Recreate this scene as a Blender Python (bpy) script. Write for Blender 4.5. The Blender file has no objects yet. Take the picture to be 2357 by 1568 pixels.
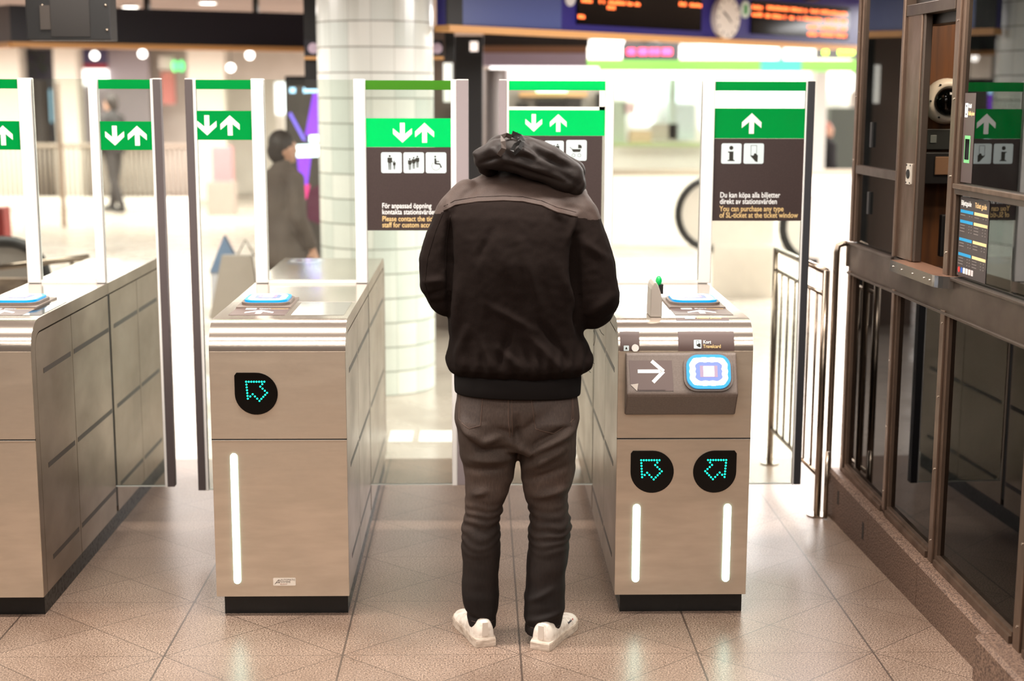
import bpy, bmesh, math, random
from mathutils import Vector, Matrix, noise, Euler
random.seed(7)
R = math.radians
C = bpy.context.scene.collection
SC = bpy.context.scene

# ------------------------------------------------------------------ camera
CAM_H, PITCH, YAW, ROLL, FPX = 1.805, .1679, .0225, -.003, 3339.5
cam = bpy.data.cameras.new('camera')
cam.lens = FPX / 2357 * 36.0
cam.sensor_width = 36.0
cam.clip_start = .05
cam.clip_end = 200
cam.dof.use_dof = True
cam.dof.focus_distance = 4.97
cam.dof.aperture_fstop = 1.6
camo = bpy.data.objects.new('camera', cam)
C.objects.link(camo)
camo.matrix_world = (Matrix.Translation((0, 0, CAM_H)) @ Matrix.Rotation(-YAW, 4, 'Z')
                     @ Matrix.Rotation(math.pi / 2 - PITCH, 4, 'X') @ Matrix.Rotation(-ROLL, 4, 'Z'))
SC.camera = camo
SC.view_settings.view_transform = 'Standard'
SC.view_settings.look = 'None'
SC.view_settings.gamma = 1
SC.view_settings.exposure = 1.52
SC.cycles.use_denoising = True
SC.cycles.max_bounces = 10
SC.cycles.transparent_max_bounces = 24
SC.cycles.caustics_reflective = False
SC.cycles.caustics_refractive = False
SC.cycles.sample_clamp_indirect = 6

w = bpy.data.worlds.new('world')
SC.world = w
w.use_nodes = True
w.node_tree.nodes['Background'].inputs[0].default_value = (1, .93, .88, 1)
w.node_tree.nodes['Background'].inputs[1].default_value = .25

def area(name, loc, sx, sy, power, col=(1, .95, .9), rot=(0, 0, 0)):
    l = bpy.data.lights.new(name, 'AREA')
    l.shape = 'RECTANGLE'; l.size = sx; l.size_y = sy; l.energy = power; l.color = col
    o = bpy.data.objects.new(name, l); C.objects.link(o)
    o.location = loc; o.rotation_euler = rot
    return o
WARM = (1, .93, .85)
for yy, pw in ((4.55, 72), (3.0, 30), (1.6, 30), (.2, 22), (-1.6, 16)):
    area('ceiling_strip_light', (-.3, yy, 2.58), 5.6, .14, pw, WARM)
area('gate_panel_light', (-.2, 6.3, 2.58), 3.6, .4, 26, WARM)
area('hall_panel_light', (3.0, 7.9, 2.56), 2.6, 1.4, 150, (1, .97, .94))
area('hall_panel_light', (-3.0, 8.4, 2.56), 2.6, 1.2, 48, (1, .93, .87))
area('hall_panel_light', (4.8, 14.0, 2.56), 7, 3.0, 400, (1, .98, .96))
area('hall_panel_light', (-4.5, 14.5, 2.56), 8, 3.0, 180, (1, .94, .89))
area('hall_panel_light', (5.0, 21.0, 2.56), 10, 3.0, 320, (1, .98, .96))
area('hall_panel_light', (-6.0, 21.5, 2.56), 10, 3.0, 430, (1, .95, .9))
area('booth_fill_light', (2.15, 5.1, 2.45), .5, .3, 5, (1, .8, .6))  # added fill light so the wood inside the booth shows

# ------------------------------------------------------------------ pixel to place
def ray(px, py):
    a, b = px - 1178.5, 784 - py
    cr, sr = math.cos(ROLL), math.sin(ROLL)
    u, v = (cr * a + sr * b) / FPX, (-sr * a + cr * b) / FPX
    ct, st = math.cos(PITCH), math.sin(PITCH)
    y1, z = ct + st * v, -st + ct * v
    c, s = math.cos(YAW), math.sin(YAW)
    return Vector((c * u + s * y1, -s * u + c * y1, z))
def at(px, py, Y=None, z=None):
    d = ray(px, py)
    t = Y / d.y if Y is not None else (z - CAM_H) / d.z
    return Vector((0, 0, CAM_H)) + d * t

# ------------------------------------------------------------------ materials
MATS = {}
def lin(c):
    return tuple(((x / 255) / 12.92 if x / 255 <= .04045 else ((x / 255 + .055) / 1.055) ** 2.4) for x in c)
def mat(name, rgb=(200, 200, 200), rough=.5, metal=0., emit=None, es=1., spec=.5, coat=0.):
    if name in MATS: return MATS[name]
    m = bpy.data.materials.new(name); m.use_nodes = True
    b = m.node_tree.nodes['Principled BSDF']
    b.inputs['Base Color'].default_value = (*lin(rgb), 1)
    b.inputs['Roughness'].default_value = rough
    b.inputs['Metallic'].default_value = metal
    b.inputs['Specular IOR Level'].default_value = spec
    b.inputs['Coat Weight'].default_value = coat
    if emit:
        b.inputs['Emission Color'].default_value = (*lin(emit), 1)
        b.inputs['Emission Strength'].default_value = es
    MATS[name] = m
    return m
def N(m, t, **kw):
    n = m.node_tree.nodes.new(t)
    for k, v in kw.items(): setattr(n, k, v)
    return n
def L(m, a, b): m.node_tree.links.new(a, b)
def noisy(m, scale=(1, 1, 1), nscale=8, c1=None, c2=None, rough=None, bump=0., detail=6, coords='Object', lo=.35, hi=.65, bdist=.002):
    """colour / roughness / bump variation from one stretched noise"""
    b = m.node_tree.nodes['Principled BSDF']
    tc = N(m, 'ShaderNodeTexCoord'); mp = N(m, 'ShaderNodeMapping'); mp.inputs['Scale'].default_value = scale
    L(m, tc.outputs[coords], mp.inputs[0])
    nz = N(m, 'ShaderNodeTexNoise'); nz.inputs['Scale'].default_value = nscale; nz.inputs['Detail'].default_value = detail
    L(m, mp.outputs[0], nz.inputs['Vector'])
    mr = N(m, 'ShaderNodeMapRange'); mr.inputs[1].default_value = lo; mr.inputs[2].default_value = hi
    L(m, nz.outputs[0], mr.inputs[0])
    if c1:
        mx = N(m, 'ShaderNodeMix', data_type='RGBA')
        mx.inputs[6].default_value = (*lin(c1), 1); mx.inputs[7].default_value = (*lin(c2), 1)
        L(m, mr.outputs[0], mx.inputs[0]); L(m, mx.outputs[2], b.inputs['Base Color'])
    if rough:
        m2 = N(m, 'ShaderNodeMapRange'); m2.inputs[3].default_value = rough[0]; m2.inputs[4].default_value = rough[1]
        L(m, mr.outputs[0], m2.inputs[0]); L(m, m2.outputs[0], b.inputs['Roughness'])
    if bump:
        bp = N(m, 'ShaderNodeBump'); bp.inputs['Strength'].default_value = bump; bp.inputs['Distance'].default_value = bdist
        L(m, nz.outputs[0], bp.inputs['Height']); L(m, bp.outputs[0], b.inputs['Normal'])
    return m

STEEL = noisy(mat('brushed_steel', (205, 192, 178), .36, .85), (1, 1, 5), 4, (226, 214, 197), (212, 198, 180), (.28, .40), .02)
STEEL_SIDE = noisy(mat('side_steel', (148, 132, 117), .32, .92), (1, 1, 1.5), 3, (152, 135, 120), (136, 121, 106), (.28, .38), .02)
STEEL_TOP = noisy(mat('top_steel', (205, 195, 184), .30, .85), (1, 1, 1), 4, (212, 202, 192), (202, 191, 179), (.26, .36), .01)
SEAM = mat('seam_black', (22, 17, 15), .6)
PLINTH = noisy(mat('plinth_black', (8, 7, 7), .4), (1, 1, 1), 60, (5, 4, 4), (24, 20, 18), (.4, .7), .3, lo=.5, hi=.8)
SLOT = mat('slot_dark', (48, 40, 36), .45)
WHITE_AL = noisy(mat('white_aluminium', (248, 244, 240), .4), (1, 1, .2), 5, (250, 246, 242), (238, 232, 226), (.3, .5))
RUBBER = mat('edge_rubber', (84, 74, 74), .5)
RUBBER_D = mat('edge_rubber_dark', (48, 48, 52), .5)
BOARD = noisy(mat('board_brown', (58, 44, 42), .42), (1, 1, 1), 300, (60, 46, 44), (52, 39, 37))
WHITE = mat('print_white', (240, 240, 238), .5)
ICON = mat('icon_pale', (214, 228, 230), .45)
INK = mat('icon_ink', (36, 34, 26), .5)
SAND = mat('print_sand', (226, 192, 132), .5)
BLACKGL = mat('black_gloss', (3, 3, 3), .1, spec=.3)
LEDG = mat('led_green', (20, 220, 180), .4, emit=(10, 230, 180), es=1.0)
LEDW = mat('led_white', (235, 255, 250), .4, emit=(200, 255, 238), es=3.2)
def film(name, rgb, trans=.5):
    m = bpy.data.materials.new(name); m.use_nodes = True; nt = m.node_tree
    nt.nodes.remove(nt.nodes['Principled BSDF']); out = nt.nodes['Material Output']
    d = N(m, 'ShaderNodeBsdfDiffuse'); d.inputs[0].default_value = (*lin(rgb), 1)
    t = N(m, 'ShaderNodeBsdfTranslucent'); t.inputs[0].default_value = (*lin(rgb), 1)
    g = N(m, 'ShaderNodeBsdfGlossy'); g.inputs['Roughness'].default_value = .12
    m1 = N(m, 'ShaderNodeMixShader'); m1.inputs[0].default_value = trans
    m2 = N(m, 'ShaderNodeMixShader'); m2.inputs[0].default_value = .05
    L(m, d.outputs[0], m1.inputs[1]); L(m, t.outputs[0], m1.inputs[2])
    L(m, m1.outputs[0], m2.inputs[1]); L(m, g.outputs[0], m2.inputs[2]); L(m, m2.outputs[0], out.inputs[0])
    return m
GREEN = film('green_film', (0, 180, 84))
GREEN_LIT = film('green_film_lit', (0, 238, 130))  # same film, light from the bright background behind put into its colour
GREEN_O = film('green_film_olive', (92, 168, 52))
def glass(name, tint=(244, 247, 244), refl=1., haze=.02, rough=.01, hcol=(225, 220, 212), body=0., bcol=(0, 0, 0)):
    m = bpy.data.materials.new(name); m.use_nodes = True; nt = m.node_tree
    nt.nodes.remove(nt.nodes['Principled BSDF']); out = nt.nodes['Material Output']
    t = N(m, 'ShaderNodeBsdfTransparent'); t.inputs[0].default_value = (*lin(tint), 1)
    g = N(m, 'ShaderNodeBsdfGlossy'); g.inputs['Roughness'].default_value = rough
    d = N(m, 'ShaderNodeBsdfDiffuse'); d.inputs[0].default_value = (*lin(hcol), 1)
    fr = N(m, 'ShaderNodeFresnel'); fr.inputs[0].default_value = 1.5
    mu = N(m, 'ShaderNodeMath', operation='MULTIPLY'); mu.inputs[1].default_value = refl
    mu.use_clamp = True
    L(m, fr.outputs[0], mu.inputs[0])
    m0 = N(m, 'ShaderNodeMixShader')
    tc = N(m, 'ShaderNodeTexCoord'); nz = N(m, 'ShaderNodeTexNoise'); nz.inputs['Scale'].default_value = 9; nz.inputs['Detail'].default_value = 8
    mr = N(m, 'ShaderNodeMapRange'); mr.inputs[1].default_value = .4; mr.inputs[2].default_value = .8
    mr.inputs[3].default_value = haze * .5; mr.inputs[4].default_value = haze * 2.5
    L(m, tc.outputs['Object'], nz.inputs['Vector']); L(m, nz.outputs[0], mr.inputs[0]); L(m, mr.outputs[0], m0.inputs[0])
    L(m, t.outputs[0], m0.inputs[1]); L(m, d.outputs[0], m0.inputs[2])
    m1 = N(m, 'ShaderNodeMixShader')
    L(m, mu.outputs[0], m1.inputs[0]); L(m, m0.outputs[0], m1.inputs[1]); L(m, g.outputs[0], m1.inputs[2]); L(m, m1.outputs[0], out.inputs[0])
    return m
GLASS = glass('gate_glass', (243, 247, 243), 1.0, .015)
BGLASS = glass('booth_glass', (150, 160, 152), 1.5, .02, hcol=(80, 88, 82))
DGLASS = glass('smoked_glass', (40, 38, 36), .75, .012, hcol=(50, 44, 40))
GEDGE = mat('glass_edge', (120, 150, 138), .2)
FRAME = noisy(mat('booth_frame_steel', (128, 108, 93), .3, .8), (1, 1, .4), 14, (134, 113, 98), (110, 91, 78), (.28, .42), .05)
FRAME_D = noisy(mat('booth_band_steel', (92, 80, 72), .34, .75), (1, 1, 1), 5, (96, 84, 75), (84, 72, 64), (.3, .46), .05)
CHROME = mat('rail_steel', (150, 136, 122), .22, .95)
WOOD = noisy(mat('wood_wall', (104, 66, 38), .5), (2, 8, .6), 5, (116, 74, 44), (84, 52, 30), (.4, .6))
TRIM = mat('trim_wood', (214, 160, 98), .5)
NAVY = mat('navy_panel', (30, 24, 92), .4)
NAVY_D = mat('navy_dark', (9, 5, 20), .4)
BLACK = mat('matt_black', (11, 9, 9), .55)
DARK = mat('dark_brown', (30, 24, 21), .5)
DENIM_THREAD = mat('denim_thread', (80, 60, 50), .7)

# ------------------------------------------------------------------ mesh builder
class MB:
    def __init__(s): s.v = []; s.f = []; s.m = []; s.mats = []; s.sm = []
    def mi(s, m):
        if m not in s.mats: s.mats.append(m)
        return s.mats.index(m)
    def add(s, vs, fs, m, smooth=False, M=None):
        k = len(s.v); i = s.mi(m)
        s.v += [tuple(M @ Vector(v)) if M else tuple(v) for v in vs]
        for f in fs: s.f.append([k + a for a in f]); s.m.append(i); s.sm.append(smooth)
        return s
    def box(s, a, b, m, M=None):
        x0, x1 = sorted((a[0], b[0])); y0, y1 = sorted((a[1], b[1])); z0, z1 = sorted((a[2], b[2]))
        vs = [(x0, y0, z0), (x1, y0, z0), (x1, y1, z0), (x0, y1, z0), (x0, y0, z1), (x1, y0, z1), (x1, y1, z1), (x0, y1, z1)]
        return s.add(vs, [(0, 3, 2, 1), (4, 5, 6, 7), (0, 1, 5, 4), (1, 2, 6, 5), (2, 3, 7, 6), (3, 0, 4, 7)], m, M=M)
    def prism(s, poly, m, M, depth, smooth=False):
        """poly = 2D points, extruded along local z by depth; M places local frame"""
        n = len(poly)
        ar = sum(poly[i][0] * poly[(i + 1) % n][1] - poly[(i + 1) % n][0] * poly[i][1] for i in range(n))
        if ar < 0: poly = poly[::-1]
        if M.determinant() * depth < 0: flip = True
        else: flip = False
        vs = [(x, y, 0) for x, y in poly] + [(x, y, depth) for x, y in poly]
        fs = [list(range(n))[::-1], list(range(n, 2 * n))] + [(i, (i + 1) % n, n + (i + 1) % n, n + i) for i in range(n)]
        if flip: fs = [list(f)[::-1] for f in fs]
        s.add(vs, fs[:2], m, M=M)
        k = len(s.v) - 2 * n; i = s.mi(m)
        for f in fs[2:]: s.f.append([k + a for a in f]); s.m.append(i); s.sm.append(smooth)
        return s
    def tube(s, pts, r, m, seg=10, cap=True, smooth=True):
        pts = [Vector(p) for p in pts]; n = len(pts)
        rs = r if isinstance(r, (list, tuple)) else [r] * n
        vs = []; up = None
        for i, p in enumerate(pts):
            t = (pts[min(i + 1, n - 1)] - pts[max(i - 1, 0)]).normalized()
            if up is None:
                up = Vector((0, 0, 1)) if abs(t.z) < .9 else Vector((0, 1, 0))
            a = t.cross(up).normalized(); b = a.cross(t).normalized(); up = b
            for k in range(seg):
                q = 2 * math.pi * k / seg
                vs.append(p + (a * math.cos(q) + b * math.sin(q)) * rs[i])
        fs = []
        for i in range(n - 1):
            for k in range(seg):
                fs.append((i * seg + k, i * seg + (k + 1) % seg, (i + 1) * seg + (k + 1) % seg, (i + 1) * seg + k))
        if cap: fs += [tuple(range(seg))[::-1], tuple(range((n - 1) * seg, n * seg))]
        return s.add(vs, fs, m, smooth)
    def cyl(s, c, r, z0, z1, m, seg=32, r2=None, M=None):
        r2 = r if r2 is None else r2
        vs = [(c[0] + r * math.cos(2 * math.pi * k / seg), c[1] + r * math.sin(2 * math.pi * k / seg), z0) for k in range(seg)]
        vs += [(c[0] + r2 * math.cos(2 * math.pi * k / seg), c[1] + r2 * math.sin(2 * math.pi * k / seg), z1) for k in range(seg)]
        s.add(vs, [(k, (k + 1) % seg, seg + (k + 1) % seg, seg + k) for k in range(seg)], m, True, M)
        s.add(vs, [tuple(range(seg))[::-1], tuple(range(seg, 2 * seg))], m, False, M)
        return s
    def sphere(s, c, r, m, seg=16, rings=10, sc=(1, 1, 1)):
        vs = []; fs = []
        for i in range(rings + 1):
            t = math.pi * i / rings
            for k in range(seg):
                q = 2 * math.pi * k / seg
                vs.append((c[0] + r * sc[0] * math.sin(t) * math.cos(q), c[1] + r * sc[1] * math.sin(t) * math.sin(q), c[2] + r * sc[2] * math.cos(t)))
        for i in range(rings):
            for k in range(seg):
                fs.append((i * seg + k, (i + 1) * seg + k, (i + 1) * seg + (k + 1) % seg, i * seg + (k + 1) % seg))
        return s.add(vs, fs, m, True)
    def text(s, txt, size, m, M, align='LEFT', bold=0., xs=1., depth=.0006):
        cu = bpy.data.curves.new('txt', 'FONT'); cu.body = txt; cu.size = size; cu.align_x = align; cu.offset = bold; cu.resolution_u = 3
        cu.extrude = depth / 2
        o = bpy.data.objects.new('txt', cu); C.objects.link(o)
        dg = bpy.context.evaluated_depsgraph_get(); dg.update()
        me = bpy.data.meshes.new_from_object(o.evaluated_get(dg))
        vs = [(v.co.x * xs, v.co.y, v.co.z + depth / 2) for v in me.vertices]; fs = [tuple(p.vertices) for p in me.polygons]
        C.objects.unlink(o); bpy.data.objects.remove(o); bpy.data.curves.remove(cu); bpy.data.meshes.remove(me)
        return s.add(vs, fs, m, M=M)
    def build(s, name, parent=None, bevel=0., label=None, local=False, sub=0):
        off = Vector((0, 0, 0))
        if parent and not local:
            p = parent
            while p.parent: p = p.parent
            off = p.location.copy()
        me = bpy.data.meshes.new(name)
        me.from_pydata([(v[0] - off.x, v[1] - off.y, v[2] - off.z) for v in s.v], [], s.f)
        for m in s.mats: me.materials.append(m)
        for p, i, q in zip(me.polygons, s.m, s.sm): p.material_index = i; p.use_smooth = q
        me.update()
        o = bpy.data.objects.new(name, me); C.objects.link(o)
        if parent: o.parent = parent
        if bevel:
            b = o.modifiers.new('bevel', 'BEVEL'); b.width = bevel; b.segments = 2; b.limit_method = 'ANGLE'; b.angle_limit = R(40)
            b.harden_normals = False
        if label: o['label'] = label
        return o

def thing(name, label, cat, loc=(0, 0, 0), rz=0, group=None):
    o = bpy.data.objects.new(name, None); C.objects.link(o); o.location = loc; o.rotation_euler = (0, 0, rz)
    o['label'] = label; o['category'] = cat
    if group: o['group'] = group
    return o
def tag(o, label, cat, group=None):
    o['label'] = label; o['category'] = cat
    if group: o['group'] = group
    return o
def struct(o): o['kind'] = 'structure'; return o
def copy_tree(o, parent=None):
    c = o.copy(); C.objects.link(c); c.parent = parent
    for ch in list(o.children): copy_tree(ch, c)
    return c
# a frame facing the camera side (-Y): local x -> +X, local y -> +Z, local z -> -Y
def front(x, y, z): return Matrix(((1, 0, 0, x), (0, 0, -1, y), (0, 1, 0, z), (0, 0, 0, 1)))
def topf(x, y, z): return Matrix.Translation((x, y, z))       # local x->X, y->Y, z up
def rrect(x0, y0, x1, y1, r, n=5):
    p = []
    for cx, cy, a in ((x1 - r, y1 - r, 0), (x0 + r, y1 - r, 90), (x0 + r, y0 + r, 180), (x1 - r, y0 + r, 270)):
        for k in range(n + 1):
            q = R(a + 90 * k / n); p.append((cx + r * math.cos(q), cy + r * math.sin(q)))
    return p
def circ(cx, cy, r, n=24): return [(cx + r * math.cos(2 * math.pi * k / n), cy + r * math.sin(2 * math.pi * k / n)) for k in range(n)]
def seg2(a, b, w):
    a, b = Vector((*a, 0)), Vector((*b, 0)); t = (b - a).normalized(); n = Vector((-t.y, t.x, 0)) * w / 2
    return [(a + n).to_2d()[:], (a - n).to_2d()[:], (b - n).to_2d()[:], (b + n).to_2d()[:]]
def arrow2(cx, cy, h, up=True, wd=None):
    """the station's arrow: shaft with a broad chevron head; 2D polygons"""
    wd = wd or h * .96; s = 1 if up else -1; t = h * .245
    top = cy + s * h / 2; bot = cy - s * h / 2
    pl = [(cx, top), (cx + wd / 2, top - s * wd * .46), (cx + wd / 2, top - s * (wd * .46 + t * 1.15)), (cx + t / 2, top - s * t * 1.75),
          (cx + t / 2, bot), (cx - t / 2, bot), (cx - t / 2, top - s * t * 1.75), (cx - wd / 2, top - s * (wd * .46 + t * 1.15)), (cx - wd / 2, top - s * wd * .46)]
    return pl

# ------------------------------------------------------------------ pictograms on a unit square, drawn front-facing
def pict(mb, kind, x, y, z, s, d=.0008):
    """white rounded tile at (x,z) lower-left, size s, y = plane (front side), with ink drawing"""
    M = front(x, y, z); k = s
    mb.prism(rrect(0, 0, k, k, k * .09), ICON, M, d)
    M2 = front(x, y - d, z)
    def P(poly): mb.prism([(a * k, b * k) for a, b in poly], INK, M2, d * .6)
    def person(cx, by, h):
        P(circ(cx, by + h * .93, h * .075, 12)); P([(cx - h * .16, by + h * .83), (cx + h * .16, by + h * .83), (cx + h * .16, by + h * .5), (cx + h * .11, by + h * .5), (cx + h * .10, by + h * .46), (cx - h * .10, by + h * .46), (cx - h * .11, by + h * .5), (cx - h * .16, by + h * .5)])
        P([(cx - h * .10, by + h * .46), (cx - h * .015, by + h * .46), (cx - h * .02, by), (cx - h * .08, by)])
        P([(cx + h * .10, by + h * .46), (cx + h * .015, by + h * .46), (cx + h * .02, by), (cx + h * .08, by)])
    if kind == 'child':
        person(.42, .15, .72); person(.64, .17, .42); P(seg2((.52, .6), (.62, .48), .03))
    elif kind == 'group':
        person(.68, .26, .58); person(.50, .20, .58); person(.31, .14, .58)
    elif kind == 'wheelchair':
        P(circ(.46, .8, .05, 12)); P([(.42, .72), (.51, .72), (.53, .45), (.42, .45)]); P(seg2((.5, .57), (.66, .56), .05))
        P(seg2((.44, .46), (.68, .44), .08)); P(seg2((.67, .46), (.77, .26), .06))
        pts = [(.5 + .21 * math.cos(q), .34 + .2 * math.sin(q)) for q in [R(125 + a * 235 / 12) for a in range(13)]]
        for a, b in zip(pts, pts[1:]): P(seg2(a, b, .02))
    elif kind == 'pram':
        P([(.26, .56), (.72, .56), (.68, .42), (.34, .42)]); P(seg2((.17, .66), (.3, .55), .03))
        P([(.58, .6), (.76, .6), (.76, .7), (.7, .77), (.58, .78)])
        for cx in (.36, .64):
            pts = [(cx + .08 * math.cos(q), .26 + .08 * math.sin(q)) for q in [R(a * 30) for a in range(13)]]
            for a, b in zip(pts, pts[1:]): P(seg2(a, b, .02))
    elif kind == 'info':
        P(circ(.49, .78, .1, 16)); P([(.33, .6), (.33, .56), (.4, .53), (.4, .2), (.32, .17), (.32, .13), (.67, .13), (.67, .17), (.6, .2), (.6, .6)])
    elif kind == 'card':
        for a, b in (((.36, .9), (.64, .9)), ((.36, .9), (.36, .42)), ((.64, .9), (.64, .38)), ((.36, .42), (.5, .38))): P(seg2(a, b, .018))
        P([(.33, .43), (.36, .36), (.5, .22), (.58, .12), (.7, .08), (.71, .42), (.66, .44), (.6, .52), (.52, .5), (.5, .42), (.42, .38)])
    elif kind == 'phone':
        P([(.4, .12), (.6, .12), (.6, .88), (.4, .88)])
    elif kind == 'bell':
        P([(.38, .35), (.62, .35), (.58, .42), (.57, .56), (.5, .64), (.43, .56), (.42, .42)]); P(seg2((.28, .32), (.28, .55), .04)); P(seg2((.72, .32), (.72, .55), .04))

def drop_badge(mb, cx, y, cz, w, square='L', depth=.003):
    """round black disc with one square corner (upper left / upper right)"""
    r = w / 2; pts = []
    for k in range(33):
        q = R(90 - 270 * k / 32); pts.append((r * math.cos(q), r * math.sin(q)))
    c = r * .96
    pts += [(-r, c * .9), (-r * .9, r)]
    if square == 'R': pts = [(-a, b) for a, b in pts]
    mb.prism(pts, BLACKGL, front(cx, y, cz), depth)
def led_arrow(mb, cx, y, cz, s, mirror=False):
    poly = [(0, 0), (.88, 0), (.68, -.24), (1.0, -.55), (.62, -.95), (.30, -.62), (.06, -.84)]
    pts = []
    for i in range(len(poly)):
        a, b = Vector(poly[i]), Vector(poly[(i + 1) % len(poly)])
        n = max(1, round((b - a).length / .135))
        for k in range(n): pts.append(a + (b - a) * k / n)
    for p in pts:
        x = (p.x - .5) * s * (-1 if mirror else 1); z = (p.y + .47) * s
        mb.prism(circ(0, 0, s * .047, 8), LEDG, front(cx + x, y, cz + z), .0015)

# ------------------------------------------------------------------ the setting
def floor_material():
    m = bpy.data.materials.new('granite_floor'); m.use_nodes = True
    b = m.node_tree.nodes['Principled BSDF']
    tc = N(m, 'ShaderNodeTexCoord'); sp = N(m, 'ShaderNodeSeparateXYZ'); L(m, tc.outputs['Object'], sp.inputs[0])
    def mt(op, a, bb=None, c=None):
        n = N(m, 'ShaderNodeMath', operation=op)
        for i, q in enumerate((a, bb, c)):
            if q is None: continue
            if isinstance(q, (int, float)): n.inputs[i].default_value = q
            else: L(m, q, n.inputs[i])
        return n.outputs[0]
    sx, sy = .580, .510
    u = mt('DIVIDE', mt('SUBTRACT', sp.outputs[0], .132), sx)
    v = mt('DIVIDE', mt('SUBTRACT', sp.outputs[1], 4.505), sy)
    def line(c, wd, px):          # distance to the nearest integer, in metres
        d = mt('ABSOLUTE', mt('SUBTRACT', mt('FRACT', mt('ADD', c, .5)), .5))
        return mt('LESS_THAN', mt('MULTIPLY', d, px), wd)
    l1 = line(u, .0034, sx); l2 = line(v, .0013, sy)
    dg = sx * sy / math.hypot(sx, sy)
    l3 = line(mt('ADD', u, v), .0017, dg); l4 = line(mt('SUBTRACT', u, v), .0017, dg)
    ln = mt('MAXIMUM', mt('MAXIMUM', l1, l2), mt('MAXIMUM', l3, l4))
    nz = N(m, 'ShaderNodeTexNoise'); nz.inputs['Scale'].default_value = 190; nz.inputs['Detail'].default_value = 4; nz.inputs['Roughness'].default_value = .75
    L(m, tc.outputs['Object'], nz.inputs['Vector'])
    n2 = N(m, 'ShaderNodeTexNoise'); n2.inputs['Scale'].default_value = 1.7; n2.inputs['Detail'].default_value = 7; n2.inputs['Roughness'].default_value = .65
    L(m, tc.outputs['Object'], n2.inputs['Vector'])
    r1 = N(m, 'ShaderNodeValToRGB'); e = r1.color_ramp.elements
    e[0].position = .40; e[0].color = (*lin((66, 47, 38)), 1); e[1].position = .60; e[1].color = (*lin((182, 158, 140)), 1)
    L(m, nz.outputs[0], r1.inputs[0])
    r2 = N(m, 'ShaderNodeValToRGB'); e = r2.color_ramp.elements
    e[0].position = .34; e[0].color = (.58, .52, .48, 1); e[1].position = .65; e[1].color = (1, 1, 1, 1)
    L(m, n2.outputs[0], r2.inputs[0])
    mx = N(m, 'ShaderNodeMix', data_type='RGBA', blend_type='MULTIPLY'); mx.inputs[0].default_value = .75
    L(m, r1.outputs[0], mx.inputs[6]); L(m, r2.outputs[0], mx.inputs[7])
    # each triangular slab slightly different
    wn = N(m, 'ShaderNodeTexWhiteNoise', noise_dimensions='3D'); cb = N(m, 'ShaderNodeCombineXYZ')
    L(m, mt('FLOOR', u), cb.inputs[0]); L(m, mt('FLOOR', mt('ADD', u, v)), cb.inputs[1]); L(m, mt('FLOOR', mt('SUBTRACT', u, v)), cb.inputs[2]); L(m, cb.outputs[0], wn.inputs[0])
    sl = mt('ADD', mt('MULTIPLY', wn.outputs[0], .12), .9)
    m3 = N(m, 'ShaderNodeMix', data_type='RGBA', blend_type='MULTIPLY'); m3.inputs[0].default_value = 1
    L(m, mx.outputs[2], m3.inputs[6]); L(m, sl, m3.inputs[7])
    m4 = N(m, 'ShaderNodeMix', data_type='RGBA'); m4.inputs[7].default_value = (*lin((58, 46, 40)), 1)
    L(m, mt('MULTIPLY', ln, .85), m4.inputs[0]); L(m, m3.outputs[2], m4.inputs[6])
    L(m, m4.outputs[2], b.inputs['Base Color'])
    rr = N(m, 'ShaderNodeMapRange'); rr.inputs[3].default_value = .24; rr.inputs[4].default_value = .40
    L(m, n2.outputs[0], rr.inputs[0]); L(m, rr.outputs[0], b.inputs['Roughness'])
    b.inputs['Specular IOR Level'].default_value = .5
    bp = N(m, 'ShaderNodeBump'); bp.inputs['Strength'].default_value = .12; bp.inputs['Distance'].default_value = .001
    L(m, nz.outputs[0], bp.inputs['Height']); L(m, bp.outputs[0], b.inputs['Normal'])
    return m
FLOOR = floor_material()
HALLFLOOR = noisy(mat('hall_floor', (184, 172, 161), .3), (1, 1, 1), 2, (192, 180, 169), (168, 156, 145), (.2, .38))
WALLW = noisy(mat('hall_wall_white', (226, 218, 208), .6), (1, 1, 1), 1.5, (230, 222, 212), (214, 205, 194))
CEIL = noisy(mat('ceiling_paint', (150, 132, 122), .7), (1, 1, 1), 2, (154, 136, 126), (140, 122, 112))

FY = 7.1
struct(MB().box((-12, -6, -.1), (14, FY, 0), FLOOR).build('floor'))
struct(MB().box((-12, FY, -.1), (14, 27, -.0005), HALLFLOOR).build('floor'))
struct(MB().box((-12, -6, 2.62), (14, 27, 2.75), CEIL).build('ceiling'))
struct(MB().box((-12, 27, 0), (14, 27.2, 2.62), WALLW).build('wall_far'))
struct(MB().box((-12.2, -6, 0), (-12, 27, 2.62), WALLW).build('wall_left'))
struct(MB().box((14, -6, 0), (14.2, 27, 2.62), WALLW).build('wall_right'))
BACKW = noisy(mat('back_wall', (176, 158, 142), .6), (1, 1, 1), 1.2, (190, 170, 152), (150, 132, 118))
struct(MB().box((-12, -6.2, 0), (14, -6, 2.62), BACKW).build('wall_back'))
# ceiling beams between the panels
for i, x in enumerate((2.6, 5.4)):
    struct(MB().box((x - .05, 11.5, 2.54), (x + .05, 27, 2.62), BLACK).build('trim_%d' % (i + 2)))

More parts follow.
